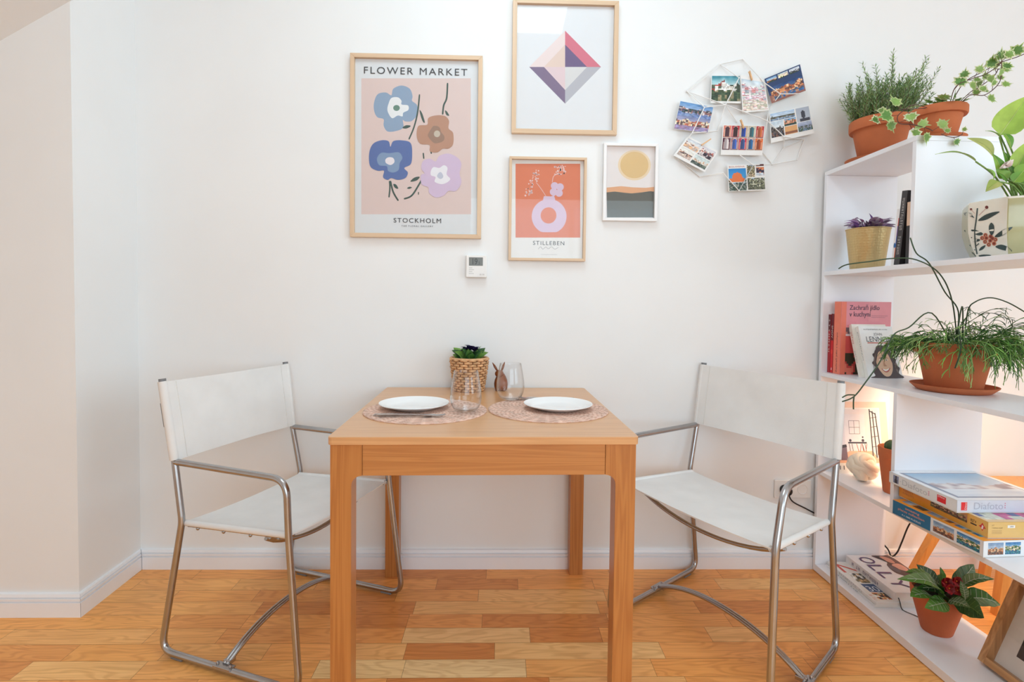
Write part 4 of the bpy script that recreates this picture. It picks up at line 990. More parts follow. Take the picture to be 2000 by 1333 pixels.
vine([IO+V(.05, -.01, .10), W_(1893, 187, 1.64), W_(1922, 186, 1.63), W_(1945, 170, 1.62), W_(1956, 150, 1.62), W_(1956, 122, 1.62)], 7, .030, 3, .5, f0=.3)
vine([IO+V(.05, .02, .10), W_(1893, 182, 1.72), W_(1910, 172, 1.70), W_(1940, 150, 1.69), W_(1950, 134, 1.68)], 8, .032, 8, .7)
vine([IO+V(-.05, -.03, .098), W_(1785, 205, 1.69), W_(1765, 216, 1.70), W_(1753, 228, 1.71), W_(1757, 241, 1.71), W_(1778, 243, 1.70)], 4, .044, 4, .8, f0=.35)
vine([IO+V(-.06, -.03, .098), W_(1775, 213, 1.68), W_(1750, 216, 1.72), W_(1732, 228, 1.74), W_(1726, 236, 1.745)], 4, .042, 5, .5, f0=.4)
vine([W_(1778, 243, 1.70), W_(1793, 246, 1.66), W_(1812, 251, 1.655), W_(1822, 256, 1.655)], 3, .042, 6, .2, f0=.1)
vine([W_(1838, 262, 1.66), W_(1852, 267, 1.66), W_(1868, 268, 1.665), W_(1880, 262, 1.67)], 3, .022, 7, .6)
rnd = random.Random(33)
for k in range(26):
    a = rnd.uniform(0, 2*PI); r = .066*math.sqrt(rnd.random()); p = V(r*math.cos(a), r*math.sin(a), zz+rnd.uniform(.012, .034)); 
    st.tube([V(p.x*.5, p.y*.5, zz), p], .0009, 4); ivy_leaf(lf, p, V(math.cos(a), math.sin(a), .35), V(.0, -.5, 1), rnd.uniform(.028, .042), rnd, .35)
st.build('vine_stems', 'vine_stem', t, True); lf.build('foliage', 'leaf', t, False)

# gold tin with purple tradescantia
GT = MT['gold_tin']; nt = GT.node_tree; b = nt.nodes['Principled BSDF']
vo = nt.nodes.new('ShaderNodeTexVoronoi'); vo.inputs['Scale'].default_value = 105; vo.inputs['Randomness'].default_value = 0.35
link(nt, objvec(nt), vo.inputs['Vector']); bp = nt.nodes.new('ShaderNodeBump'); bp.inputs['Strength'].default_value = .55; bp.inputs['Distance'].default_value = .0022; bp.invert = True
link(nt, vo.outputs['Distance'], bp.inputs['Height']); link(nt, bp.outputs['Normal'], b.inputs['Normal'])
t = thing('potted_tradescantia', 'purple striped tradescantia in a hammered gold tin pot on the second shelf from the top', 'plant', (1.386, 2.0, LV['u']+.0003))
m = MB(); m.lathe([(.0005, 0), (.054, 0), (.0555, .002), (.0725, .150), (.0745, .1515), (.0745, .154), (.0725, .1545), (.071, .152), (.064, .125), (.0005, .125)], (0, 0, 0), 64); m.build('pot', 'gold_tin', t, True, 35)
m = MB(); m.lathe([(.0005, .130), (.030, .133), (.066, .1285)], (0, 0, 0), 30); m.build('soil', 'soil', t, True, 80)
m = MB(); st = MB(); rnd = random.Random(9); PU = [(184, 150, 192), (160, 120, 166), (214, 200, 216), (140, 118, 146), (196, 166, 190)]
for k in range(64):
    a = rnd.uniform(0, 2*PI); r = .052*math.sqrt(rnd.random()); p = V(r*math.cos(a), r*math.sin(a), .150+rnd.uniform(0, .026)); L = rnd.uniform(.034, .056)
    d = V(math.cos(a+rnd.uniform(-.7, .7)), math.sin(a), rnd.uniform(.0, .45)).normalized(); c = rnd.choice(PU); tp = p+d*L
    st.tube([V(p.x*.4, p.y*.4, .128), p], .0012, 5, col=(120, 90, 110)); leaf(m, p, tp, .024, (0, -.6, 1), .12, .3, c, jit(rnd.choice(PU), .1, rnd), vein=(206, 204, 206))
for (a, b_) in (((-.045, -.02, .150), (-.088, -.02, .182)), ((-.06, -.025, .152), (-.078, -.03, .170)), ((.0, -.02, .165), (-.012, -.02, .210)), ((.03, -.02, .165), (.070, -.03, .196))):
    st.tube([(0, 0, .13), a], .0014, 5, col=(120, 90, 110)); leaf(m, a, b_, .018, (0, 0, 1), .1, .4, (138, 100, 168), (160, 126, 180), vein=(210, 206, 216))
m.build('foliage', 'leaf', t, True, 60); st.build('stems', 'leaf', t, True)

# rhipsalis on the middle shelf
saucer(1.46, 1.679, LV['m']+.0003, .115, .020, 'wide terracotta saucer under the rhipsalis pot on the middle shelf')
t, zz = potted('potted_rhipsalis', 'large mop-headed green rhipsalis in a terracotta pot on the middle shelf', 1.46, 1.679, LV['m']+.0065, .108, .0735, .150, .034)
RO = V(1.46, 1.679, LV['m']+.0065); rnd = random.Random(77); m = MB()
GR = [(118, 168, 78), (96, 150, 66), (140, 184, 98), (78, 126, 60), (160, 196, 120), (70, 112, 66)]
def ok(p):
    w_ = p+RO
    return w_.z > LV['m']+.004 and not (w_.y > 2.1) and w_.z < LV['u']-TH-.004 or (w_.x < SX0-.004)
def twig(p, d, L, depth, th, col):
    pts = [p]; n = 5
    for k in range(n):
        g = -.13 if depth < 2 else -.20
        d = (d+V(rnd.uniform(-.16, .16), rnd.uniform(-.16, .16), g+rnd.uniform(-.08, .08))).normalized(); q = pts[-1]+d*L/n
        rr = math.hypot(q.x, q.y)
        if q.z < .140 and rr < .122:             # stay outside the pot wall
            if rr < .112 and q.z < .138: s_ = .122/max(rr, .03); q = V(q.x*s_, q.y*s_, q.z)
        if q.z < .012: q.z = .012+rnd.random()*.006; d.z = abs(d.z)*.3
        pts.append(q)
    m.tube(pts, [th*(1-.3*k/n) for k in range(n+1)], 5, col=col)
    if depth < 3:
        for b_ in range(rnd.choice([2, 2, 3])):
            i = rnd.choice([3, 4, 5]); dd = (pts[i]-pts[i-1]).normalized()+V(rnd.uniform(-.75, .75), rnd.uniform(-.75, .75), rnd.uniform(-.5, .55))
            twig(pts[i], dd.normalized(), L*rnd.uniform(.5, .8), depth+1, th*.86, jit(col, .14, rnd))
for k in range(165):
    a = rnd.uniform(0, 2*PI); r = .06*math.sqrt(rnd.random()); p = V(r*math.cos(a), r*math.sin(a), zz); fl_ = 1-.42*max(0, -.755*math.cos(a)+.656*math.sin(a))
    d = V(math.cos(a)*.95, math.sin(a)*.95, rnd.uniform(.30, 1.3)); twig(p, d.normalized(), rnd.uniform(.060, .112)*fl_, 0, .00145, rnd.choice(GR))
m.build('foliage', 'leaf', t, True, 80)
m = MB(); dkg = (70, 92, 66)
for run in ([RO+V(0, 0, zz), W_(1872, 610, 1.62), W_(1845, 570, 1.60), W_(1815, 515, 1.58), W_(1790, 495, 1.58), W_(1778, 465, 1.60)],
            [RO+V(.01, 0, zz), W_(1860, 590, 1.60), W_(1835, 535, 1.56), W_(1790, 508, 1.56), W_(1745, 505, 1.58), W_(1700, 511, 1.60), W_(1655, 517, 1.62), W_(1638, 525, 1.64)],
            [RO+V(.02, -.01, zz), W_(1890, 610, 1.60), W_(1905, 590, 1.60), W_(1935, 582, 1.60), W_(1970, 592, 1.60), W_(2010, 615, 1.60)],
            [RO+V(-.03, -.03, zz), W_(1820, 612, 1.56), W_(1775, 640, 1.52), W_(1745, 655, 1.50), W_(1720, 705, 1.50), W_(1690, 748, 1.50), W_(1668, 775, 1.50), W_(1645, 785, 1.50)],
            [W_(1668, 775, 1.50), W_(1667, 786, 1.50), W_(1667, 800, 1.50)], [W_(1669, 772, 1.50), W_(1655, 772, 1.50), W_(1645, 777, 1.50)],
            [RO+V(0, -.03, zz), W_(1880, 600, 1.58), W_(1872, 640, 1.55), W_(1877, 680, 1.545), W_(1865, 720, 1.545)]):
    m.tube(spline([Vector(p)-RO for p in run], 6), .0019, 7, col=dkg)
m.build('long_stems', 'leaf', t, True, 80)

# peace lily in an eight-sided painted planter
PC = V(1.492, 1.51, LV['u']+.0003)
t = thing('potted_peace_lily', 'peace lily with broad yellow-green leaves in an eight-sided painted ceramic planter', 'plant', PC)
rot = PI-R(11); prof = [(.0005, 0), (.108, 0), (.112, .003), (.128, .040), (.139, .078), (.141, .120), (.1405, .160), (.139, .166), (.134, .1665), (.131, .162), (.126, .135), (.0005, .135)]
prof = [(r*.957, z) for r, z in prof]; pm_ = MB(); pm_.lathe(prof, (0, 0, 0), 8, rot=rot)
pm_.m = []
for i in range(len(prof)-1):
    for k in range(8): pm_.m.append(1 if (k % 2 == 1 and 2 <= i <= 5) else 0)
from mathutils.bvhtree import BVHTree
bv = BVHTree.FromPolygons([v+PC for v in pm_.v], pm_.f)
pot_o = pm_.build('pot', ['ceramic_cream', 'ceramic_olive'], t, True, 22, bevel=.003, seg=3)
m = MB(); m.lathe([(.0005, .146), (.06, .149), (.118, .143)], (0, 0, 0), 24); m.build('soil', 'soil', t, True, 80)
dm = MB(); kk = [0]
def onpot(x, y):
    u, v = 1800+x*.2551, 180+y*.2551
    d = (ray(u, v)).normalized(); loc, n, _, _ = bv.ray_cast(V(0, 0, CAM_H), d)
    if loc is None: return None
    if n.dot(d) > 0: n = -n
    return loc+n*(.0004+.00008*kk[0])-PC
def dec(pts, col, sm=3):
    kk[0] = (kk[0]+1) % 6; P = [onpot(x, y) for x, y in pts]
    if any(p is None for p in P): return
    dm.poly(spline(P, sm, True) if sm else P, col)
def decline(pts, w_, col):
    kk[0] = (kk[0]+1) % 6; P = [onpot(x, y) for x, y in pts]; P = [p for p in P if p is not None]
    if len(P) > 1: dm.tube(spline(P, 4), w_, 6, col=col)
TEAL = (50, 66, 64)
decline([(415, 818), (428, 890), (420, 970), (408, 1060), (412, 1160), (425, 1240)], .0016, TEAL)
for L in ([(432, 985), (480, 945), (540, 922), (600, 916), (550, 950), (490, 980)], [(405, 965), (370, 950), (335, 945), (325, 925), (360, 922), (390, 945)],
          [(534, 1000), (516, 1030), (520, 1070), (536, 1098), (556, 1070), (556, 1025)], [(560, 1108), (600, 1070), (650, 1045), (698, 1034), (655, 1075), (600, 1108)], [(378, 1056), (420, 1058), (470, 1082), (455, 1098), (415, 1092)],
          [(362, 1134), (400, 1122), (450, 1130), (430, 1146), (390, 1146)], [(566, 1182), (610, 1168), (660, 1186), (692, 1220), (640, 1214), (590, 1200)], [(440, 1214), (455, 1188), (490, 1172), (480, 1195), (460, 1210)], [(436, 1252), (480, 1244), (535, 1250), (500, 1262), (460, 1264)]):
    dec(L, TEAL)
    cx = sum(p[0] for p in L)/len(L); cy = sum(p[1] for p in L)/len(L)
for a_, b_ in (((330, 1060), (385, 1115)), ((370, 1172), (410, 1210)), ((440, 1160), (415, 1180)), ((390, 1230), (415, 1255))): decline([a_, b_], .0014, TEAL)
decline([(380, 900), (408, 930)], .0005, (206, 150, 140)); decline([(495, 890), (440, 945)], .0005, (206, 150, 140))
def decdisc(x, y, r, c): dec([(x+r*math.cos(q*PI/4), y+r*math.sin(q*PI/4)) for q in range(8)], c, 2)
decdisc(380, 898, 9, (110, 50, 44)); decdisc(499, 883, 13, (110, 50, 44))
for x, y in ((490, 1096), (530, 1106), (465, 1118), (497, 1118), (566, 1130), (527, 1138), (487, 1146), (556, 1160), (515, 1168), (545, 1122)):
    decdisc(x, y, 17, (186, 110, 84)); decdisc(x, y, 10, (116, 48, 40)); decdisc(x+1, y, 4, (214, 176, 140))
dm.build('painted_flowers', 'printed_gloss', t, False)
lf = MB(); st = MB(); rnd = random.Random(12)
def lily(bpx, tpx, wd, y, c1, c2, nrm=(-.3, -1, .3), arch=.1, fold=.2, root=(0, 0), yb=None):
    B_ = W_(bpx[0], bpx[1], yb or y)-PC; T_ = W_(tpx[0], tpx[1], y)-PC
    leaf(lf, B_, T_, wd, nrm, arch, fold, c1, c2, vein=(206, 220, 140), n=12)
    r0 = V(root[0], root[1], .148); st.tube(spline([r0, r0.lerp(B_, .5)+V(0, 0, .02), B_], 5), .0022, 6)
Lg, Mg, Dg, Yb = (176, 206, 92), (140, 182, 70), (104, 156, 58), (186, 190, 112)
lily((1953, 264), (2006, 188), .078, 1.50, Lg, (160, 196, 82), (-.5, -1, .2), .10, .12, (.01, .0))
lily((1941, 304), (1889, 270), .046, 1.47, Yb, (170, 176, 100), (-.1, -1, .6), .10, .2, (-.02, -.02))
lily((1906, 316), (1826, 302), .020, 1.44, (150, 176, 92), (130, 160, 76), (0, -.5, 1), .12, .4, (-.04, -.02))
lily((1962, 262), (1974, 292), .030, 1.48, Dg, Mg, (.2, -1, 0), .1, .2, (.0, -.02), yb=1.49)
lily((1952, 268), (1924, 256), .016, 1.49, (130, 170, 70), Dg, (0, -.6, 1), .1, .4, (.0, .02))
lily((1960, 350), (1938, 300), .030, 1.46, Mg, Dg, (-.4, -1, .2), .1, .3, (-.02, -.04))
lily((1975, 345), (1958, 295), .032, 1.48, Dg, (90, 140, 52), (-.2, -1, .2), .1, .3, (.0, -.02))
lily((1985, 330), (2010, 275), .050, 1.46, Lg, Mg, (-.5, -1, .3), .12, .2, (.02, -.02))
lily((1990, 345), (2012, 320), .044, 1.44, Mg, Dg, (-.5, -1, .3), .15, .2, (.03, -.03))
lily((1950, 355), (1925, 375), .032, 1.43, Yb, (160, 176, 86), (-.1, -.8, .7), .1, .3, (-.03, -.05))
lily((1968, 352), (1945, 335), .034, 1.45, Dg, Mg, (-.4, -1, .5), .12, .3, (-.01, -.04))
lily((1980, 356), (1998, 335), .034, 1.43, (112, 160, 62), Mg, (-.3, -1, .5), .1, .3, (.0, -.05))
lily((1940, 352), (1923, 328), .014, 1.45, (120, 150, 80), Mg, (0, -1, .6), .2, .3, (-.04, -.03))
for k in range(24):
    a = rnd.uniform(-1.3, 1.1); r = rnd.uniform(.02, .09); L = rnd.uniform(.05, .16); p = V(r*math.cos(a)*.6, r*math.sin(a)*.6, .148); d = V(math.cos(a)*.7+.15, math.sin(a)*.7, 1).normalized(); q = p+d*L
    st.tube([p, p.lerp(q, .5)+V(0, 0, .006), q], .0020, 6); leaf(lf, q, q+V(d.x+.3*math.cos(a), d.y, d.z*.55).normalized()*rnd.uniform(.05, .10), rnd.uniform(.026, .042), (-.4, -1, .6), .15, .25, rnd.choice([Lg, Mg, Dg]), rnd.choice([Mg, Dg]), vein=(200, 214, 130), n=10)
st.build('leaf_stalks', 'petiole', t, True); lf.build('foliage', 'leaf', t, True, 60)
m = MB(); F = W_(1963, 322, 1.44)-PC
for k in range(14): a = k*2.4; leaf(m, F+V(0, 0, -.004), F+V(.017*math.cos(a), .010*math.sin(a)-.004, .012*math.sin(a*1.7)), .014, (0, -1, .3), .2, .3, (244, 232, 226), (236, 214, 208))
m.tube([V(0, -.03, .148), F], .0016, 6, col=(150, 170, 90)); m.build('flower', 'leaf', t, True)

# cactus
t, zz = potted('potted_cactus', 'small cactus in a narrow terracotta pot, half hidden behind the white divider', 1.432, 1.872, LV['l']+.0003, .060, .040, .165, .030, classic=False)
m = MB(); m.lathe([(.0005, 0), (.030, .002), (.036, .015), (.034, .030), (.022, .040), (.0005, .043)], (-.006, -.004, zz), 48, rfun=lambda a, z: 1+.07*math.cos(a*12), col=(84, 116, 74)); m.build('foliage', 'leaf', t, True, 70)
m = MB()
for k in range(6): m.sphere((.018+.007*math.cos(k), -.012+.007*math.sin(k), zz+.034+.003*(k % 2)), .0055, 10, 7, col=(176, 44, 60))
m.build('flower', 'leaf', t, True)

# primrose on the lowest shelf
PZ = LV['b']+.0003
t, zz = potted('potted_primrose', 'red primrose with crinkled dark green leaves in a terracotta pot on the lowest shelf', 1.446, 1.690, PZ, .0768, .0434, .140, .03, 'terracotta_dull', False)
PO = V(1.446, 1.690, PZ); lf = MB(); fl = MB(); rnd = random.Random(41)
def prim(bpx, tpx, yb, yt, wd, c1, c2, nrm=(0, -.3, 1), arch=.18, fold=.1, vein=(196, 208, 176), side=1):
    B_ = W_(bpx[0], bpx[1], yb)-PO; T_ = W_(tpx[0], tpx[1], yt)-PO; ax = T_-B_; L = ax.length; ax.normalize()
    leaf(lf, B_, T_, wd, nrm, arch, fold, c1, c2, n=14, shape=.85, wav=.07)
    N = Vector(nrm); N = (N-ax*N.dot(ax)).normalized(); S = ax.cross(N)
    if vein:
        def pt(f, g): 
            ww = wd*.5*(math.sin(PI*f**.85))**.85; return B_+ax*L*f+N*(arch*L*math.sin(PI*f)+.0012)+S*ww*g+N*fold*ww*abs(g)
        lf.tube([pt(f/8, 0) for f in range(0, 8)], .0011, 5, col=vein)
        for k in range(1, 7):
            f = k/8
            for g in (-1, 1): lf.tube([pt(f, 0), pt(min(.96, f+.05), g*.45), pt(min(.97, f+.09), g*.85)], .0005, 4, col=vein)
DG, MG, LG, GG = (40, 74, 36), (62, 106, 42), (88, 138, 56), (112, 140, 100)
prim((1838, 1165), (1768, 1118), 1.66, 1.62, .060, MG, LG, (-.2, -.3, 1), .16, .1)
prim((1835, 1170), (1752, 1132), 1.64, 1.58, .052, LG, (120, 150, 96), (-.2, -.6, 1), .2, .3, (206, 214, 190))
prim((1832, 1150), (1790, 1103), 1.68, 1.70, .050, DG, (80, 106, 76), (0, -1, .5), .08, .15, (200, 208, 190))
prim((1830, 1175), (1778, 1166), 1.64, 1.57, .064, (84, 136, 50), LG, (-.2, -.3, 1), .10, .1)
prim((1850, 1178), (1806, 1188), 1.62, 1.56, .050, LG, (96, 150, 60), (-.3, -.8, .7), .08, .1)
prim((1845, 1180), (1790, 1150), 1.64, 1.60, .050, DG, MG, (-.2, -.4, 1), .2, .1)
prim((1858, 1145), (1902, 1103), 1.70, 1.72, .056, (76, 106, 68), (96, 122, 88), (0, -1, .5), .10, .1, (206, 212, 196))
prim((1842, 1140), (1836, 1108), 1.69, 1.70, .020, MG, LG, (0, -1, .2), .05, .3, None)
prim((1872, 1152), (1942, 1132), 1.67, 1.64, .040, GG, MG, (0, -.4, 1), .22, .35, (210, 216, 196))
prim((1885, 1172), (1876, 1135), 1.60, 1.62, .024, (100, 140, 80), GG, (-.3, -1, .2), .1, .4, (200, 210, 180))
prim((1872, 1172), (1954, 1182), 1.64, 1.62, .066, MG, GG, (0, -.5, 1), .16, .2, (214, 220, 200))
prim((1858, 1168), (1922, 1208), 1.62, 1.565, .074, (58, 100, 40), (48, 88, 36), (.1, -.9, .6), .12, .08, (120, 156, 80))
prim((1850, 1175), (1895, 1188), 1.62, 1.56, .046, GG, (84, 120, 64), (.0, -.7, .8), .1, .2)
for k in range(12):
    a = 2*PI*k/12+.2; leaf(lf, (0, 0, zz), V(.062*math.cos(a), .062*math.sin(a), zz+.026+rnd.uniform(0, .02)), .05, (0, 0, 1), .15, .1, rnd.choice([DG, MG]), rnd.choice([DG, MG]), vein=(120, 150, 90))
lf.build('foliage', 'leaf', t, True, 70)
for (u, v, y, s) in ((1846, 1138, 1.635, 1), (1866, 1136, 1.65, .95), (1852, 1150, 1.615, .9), (1868, 1154, 1.62, .8)):
    F = W_(u, v, y)-PO; fl.tube([V(0, 0, zz), F+V(0, .004, -.004)], .0016, 6, col=(90, 120, 60))
    for k in range(6):
        a = 2*PI*k/6+u; d = V(math.cos(a), -.35, math.sin(a)*.75+.2); leaf(fl, F, F+d.normalized()*.021*s, .023*s, (-.1, -1, .5), .1, .25, (176, 22, 34), (128, 10, 24), n=7, shape=1.2)
    fl.sphere(F+V(0, -.003, .002), .0035*s, 8, 6, col=(226, 120, 50))
fl.build('flower', 'leaf', t, True, 60)
# ------------------------------------------------------------------ books and magazines
def bookbox(name, label, cat, c0, ux, uy, uz, W, D, H, cols, deco=None, group=None, hard=False, mat='printed', pages=(232, 224, 214), spine='x0', rnd_spine=False):
    """c0: corner; local x (W), y (D), z (H). cover faces are y0 and y1, spine face x0 (or as given)"""
    ux, uy, uz = Vector(ux).normalized(), Vector(uy).normalized(), Vector(uz).normalized(); c0 = Vector(c0)
    t = thing(name, label, cat, c0, 0, group)
    def L(x, y, z): return ux*x+uy*y+uz*z
    th = .0018 if hard else .0006; ov = .003 if hard else 0.0
    m = MB()
    def bx(x0, x1, y0, y1, z0, z1, col, k=0):
        p = [L(x, y, z) for z in (z0, z1) for y in (y0, y1) for x in (x0, x1)]; m.add(p, [(0, 2, 3, 1), (4, 5, 7, 6), (0, 1, 5, 4), (2, 6, 7, 3), (0, 4, 6, 2), (1, 3, 7, 5)], col)
    bx(0, W, 0, th, 0, H, cols[0]); bx(0, W, D-th, D, 0, H, cols[0]); bx(0, th*1.2, th, D-th, 0, H, cols[1])
    if deco: deco(m, L, W, D, H)
    m.build('cover', mat, t)
    m = MB(); bx(th*1.3, W-ov-.0006, th+.0001, D-th-.0001, ov, H-ov, pages); m.build('pages', 'paper', t)
    return t
def marks(m, n, o, ux, uy, w, h, col, spacing=1.0, bold=0.0):     # small illegible print
    rnd = random.Random(int(n*13+w*1000)); o = Vector(o); ux = Vector(ux).normalized(); uy = Vector(uy).normalized(); st = w/n
    for k in range(n):
        if rnd.random() < .12: continue
        x = k*st; a = st*.16
        for q in ([0, .5] if rnd.random() < .6 else [0.2]):
            m.poly([o+ux*(x+q*st), o+ux*(x+q*st+a), o+ux*(x+q*st+a)+uy*h, o+ux*(x+q*st)+uy*h], col)
        z = rnd.choice([0, .45, .86]); m.poly([o+ux*x+uy*h*z, o+ux*(x+st*.66)+uy*h*z, o+ux*(x+st*.66)+uy*h*(z+.14), o+ux*x+uy*h*(z+.14)], col)
X, Y, Zu = V(1, 0, 0), V(0, 1, 0), V(0, 0, 1)
# middle shelf: two red books, the pink cookbook, two books leaning on it
MZ = LV['m']+.0004
def d_red1(m, L, W, D, H):
    m.poly([L(-.0002, .001, H*.72), L(-.0002, D-.001, H*.72), L(-.0002, D-.001, H-.001), L(-.0002, .001, H-.001)], (96, 22, 30))
    marks(m, 7, L(-.0004, D*.78, H*.92), -Zu, -Y, .14, .007, (214, 196, 190))
def d_red2(m, L, W, D, H):
    m.poly([L(-.0002, .001, 0.001), L(-.0002, D-.001, 0.001), L(-.0002, D-.001, H*.55), L(-.0002, .001, H*.55)], (216, 30, 34))
    m.text('SNOV', L(-.0004, D*.8, H*.80), -Zu, -Y, .05, .009, (232, 214, 206)); 
    m.add([L(-.0006, D*.5+.006*math.cos(q), H*.36+.010*math.sin(q)) for q in [2*PI*k/16 for k in range(16)]], [list(range(16))], (236, 60, 50))
    m.poly([L(-.0006, D*.3, .012), L(-.0006, D*.6, .012), L(-.0006, D*.5, .022), L(-.0006, D*.35, .022)], (236, 226, 220))
bookbox('book', 'thin dark red book on the middle shelf, standing nearest the wall', 'book', (1.329, 2.118, MZ), X, Y, Zu, .165, .0165, .235, [(130, 26, 36), (176, 40, 48)], d_red1, 'books on the middle shelf')
bookbox('book', 'bright red book on the middle shelf, standing just behind the pink cookbook', 'book', (1.330, 2.1015, MZ), X, Y, Zu, .165, .016, .238, [(170, 30, 40), (104, 26, 34)], d_red2, 'books on the middle shelf')
def d_cook(m, L, W, D, H):
    f = -.0003
    sp = lambda y, z: L(-.0003, y, z)
    m.poly([sp(.0005, .001), sp(D-.0005, .001), sp(D-.0005, H-.001), sp(.0005, H-.001)], (240, 130, 104))
    m.poly([L(0.001, f, H*.0+.001), L(.020, f, .001), L(.020, f, H-.001), L(.001, f, H-.001)], (236, 122, 98))
    Q = [L(.020, f, .001), L(W-.001, f, .001), L(W-.001, f, H-.001), L(.020, f, H-.001)]
    n = -Y
    def fn(u, v):
        if v > .66: return mixc((232, 150, 158), (226, 138, 150), hsh(int(u*4), int(v*4), 1))
        if v > .52:
            k = nz(u*5, v*9, 4); return (110, 86, 96) if k > .22 else ((196, 128, 120) if k > .05 else (226, 206, 212))
        if v > .30: return (214, 86, 84) if u < .5 else (206, 176, 170)
        k = nz(u*6, v*8, 9); return (60, 56, 40) if (u < .5 and k > -.15 and v < .32) else ((226, 120, 100) if k < -.3 else (200, 70, 66))
    qgrid(m, Q, (0, 0, 1, 1), 26, 34, fn, V(0, 0, 0))
    m.text('Zachraň jídlo', L(.032, -.0012, H*.868), X, Zu, W*.60, .026, (54, 44, 72), bold=.012); m.text('v kuchyni', L(.032, -.0012, H*.775), X, Zu, W*.42, .026, (54, 44, 72), bold=.012)
    for z in (.808, .785): m.poly([L(W*.60, -.0012, H*z), L(W*(.93 if z > .8 else .88), -.0012, H*z), L(W*(.93 if z > .8 else .88), -.0012, H*z+.0007), L(W*.6, -.0012, H*z+.0007)], (90, 70, 90))
    m.text('Zachraň jídlo v kuchyni', L(-.0006, D*.35, .006), Zu, Y*1, H*.55, .012, (70, 50, 60))
bookbox('cookbook', 'tall pink and orange cookbook with dark title, standing upright on the middle shelf', 'book', (1.331, 2.058, MZ), X, Y, Zu, .198, .0425, .287, [(234, 140, 140), (240, 130, 104)], d_cook, 'books on the middle shelf', hard=True)
# leaning books
lean = R(20); uz = V(0, math.sin(lean), math.cos(lean)); uy = V(0, math.cos(lean), -math.sin(lean))
def lean_base(y): return y
def d_cream(m, L, W, D, H):
    marks(m, 5, L(-.0005, D*.75, H*.86), -uz, -uy, .05, .008, (200, 90, 90)); marks(m, 5, L(-.0005, D*.75, H*.5), -uz, -uy, .05, .006, (150, 140, 140))
b1 = V(1.376, 1.953, MZ)
def d_len(m, L, W, D, H):
    f = -.0006; n = uy*-1
    marks(m, 17, L(.018, f, H*.925), X, uz, W*.72, .0045, (110, 110, 110)); m.text('JOHN', L(W*.40, f, H*.80), X, uz, W*.25, .014, (120, 120, 124), bold=.02)
    m.text('LENNON', L(W*.16, f, H*.695), X, uz, W*.76, .021, (90, 96, 104), bold=.03)
    m.poly([L(W*.17, f, H*.665), L(W*.88, f, H*.665), L(W*.88, f, H*.682), L(W*.17, f, H*.682)], (206, 96, 76))
    def blob(pts, col, k): m.poly([p+n*k*.0001 for p in spline([L(W*x, f, H*y) for x, y in pts], 4, True)], col)
    HR, HL = (84, 70, 72), (132, 114, 108)
    blob([(.08, .01), (.20, .05), (.16, .14), (.26, .20), (.18, .29), (.28, .36), (.24, .45), (.34, .50), (.40, .60), (.52, .63), (.66, .60), (.78, .52), (.80, .42), (.90, .36), (.86, .26), (.96, .20), (.90, .10), (.99, .01)], HR, 1)
    blob([(.33, .20), (.31, .36), (.38, .48), (.54, .53), (.72, .47), (.77, .32), (.74, .16), (.63, .05), (.47, .05)], (224, 186, 158), 3)
    blob([(.29, .30), (.36, .40), (.44, .50), (.58, .54), (.52, .58), (.38, .56), (.28, .44)], HR, 4); blob([(.56, .54), (.68, .48), (.74, .36), (.80, .24), (.84, .38), (.78, .50), (.66, .56)], HR, 4)
    for q in range(7): blob([(.18+.03*q, .12+.03*q), (.22+.03*q, .30+.03*q), (.30+.03*q, .44+.02*q), (.235+.03*q, .30+.03*q)], HL, 5) if q < 3 else blob([(.80+.02*(q-3), .40-.05*q), (.86+.01*q, .30-.03*(q-3)), (.88, .16), (.845, .26)], HL, 5)
    for x in (.45, .62):
        blob([(x-.05, .345), (x, .36), (x+.05, .345), (x, .335)], (250, 244, 238), 5); blob([(x-.02, .345), (x, .356), (x+.02, .345), (x, .336)], (50, 40, 40), 6); blob([(x-.06, .375), (x, .392), (x+.06, .378), (x, .384)], (90, 66, 58), 6)
    blob([(.53, .34), (.56, .26), (.60, .235), (.54, .225), (.50, .24)], (196, 148, 122), 5)
    blob([(.42, .185), (.54, .165), (.68, .20), (.60, .125), (.50, .118)], (190, 100, 92), 5); blob([(.45, .178), (.54, .165), (.65, .19), (.57, .142), (.50, .142)], (250, 246, 240), 6)
    m.text('JOHN LENNON', L(-.0005, D*.75, H*.9), -uz, -uy, H*.55, .007, (130, 140, 140))
bookbox('book', 'cream paperback leaning back against the pink cookbook, behind the portrait book', 'book', b1+V(-.012, .0212, .0)+uz*0, X, uy, uz, .135, .0185, .212, [(238, 232, 222), (236, 230, 220)], d_cream, 'books on the middle shelf')
bookbox('portrait_book', 'white book with a smiling long-haired person on the cover, leaning against the cream paperback', 'book', b1, X, uy, uz, .131, .0185, .205, [(244, 243, 242), (238, 234, 228)], d_len, 'books on the middle shelf')
# second shelf from the top: three books leaning on the divider
UZ = LV['u']+.0004
def spine_txt(txt, col, h=.010, w_=.75, f=.85):
    def d(m, L, W, D, H):
        o = L(-.0005, D*.72, H*f); marks(m, txt, o, L(0, 0, 0)-L(0, 0, 1), L(0, 0, 0)-L(0, 1, 0), H*w_, min(h, D*.5), col)
    return d
def leanY(y_base, y_top_lean, H):
    s = (y_base-y_top_lean)/H; a = math.asin(max(-.9, min(.9, s))); return V(0, math.cos(a), math.sin(a)), V(0, -math.sin(a), math.cos(a)), a
def d_tan(m, L, W, D, H):
    m.poly([L(-.0003, .001, H*.62), L(-.0003, D-.001, H*.62), L(-.0003, D-.001, H-.001), L(-.0003, .001, H-.001)], (226, 190, 164))
bookbox('book', 'upright black book with a tan upper spine, right of the tilted black book', 'book', (1.330, 1.7150, UZ), X, Y, Zu, .16, .0195, .205, [(40, 38, 40), (46, 42, 44)], d_tan, 'books beside the gold tin')
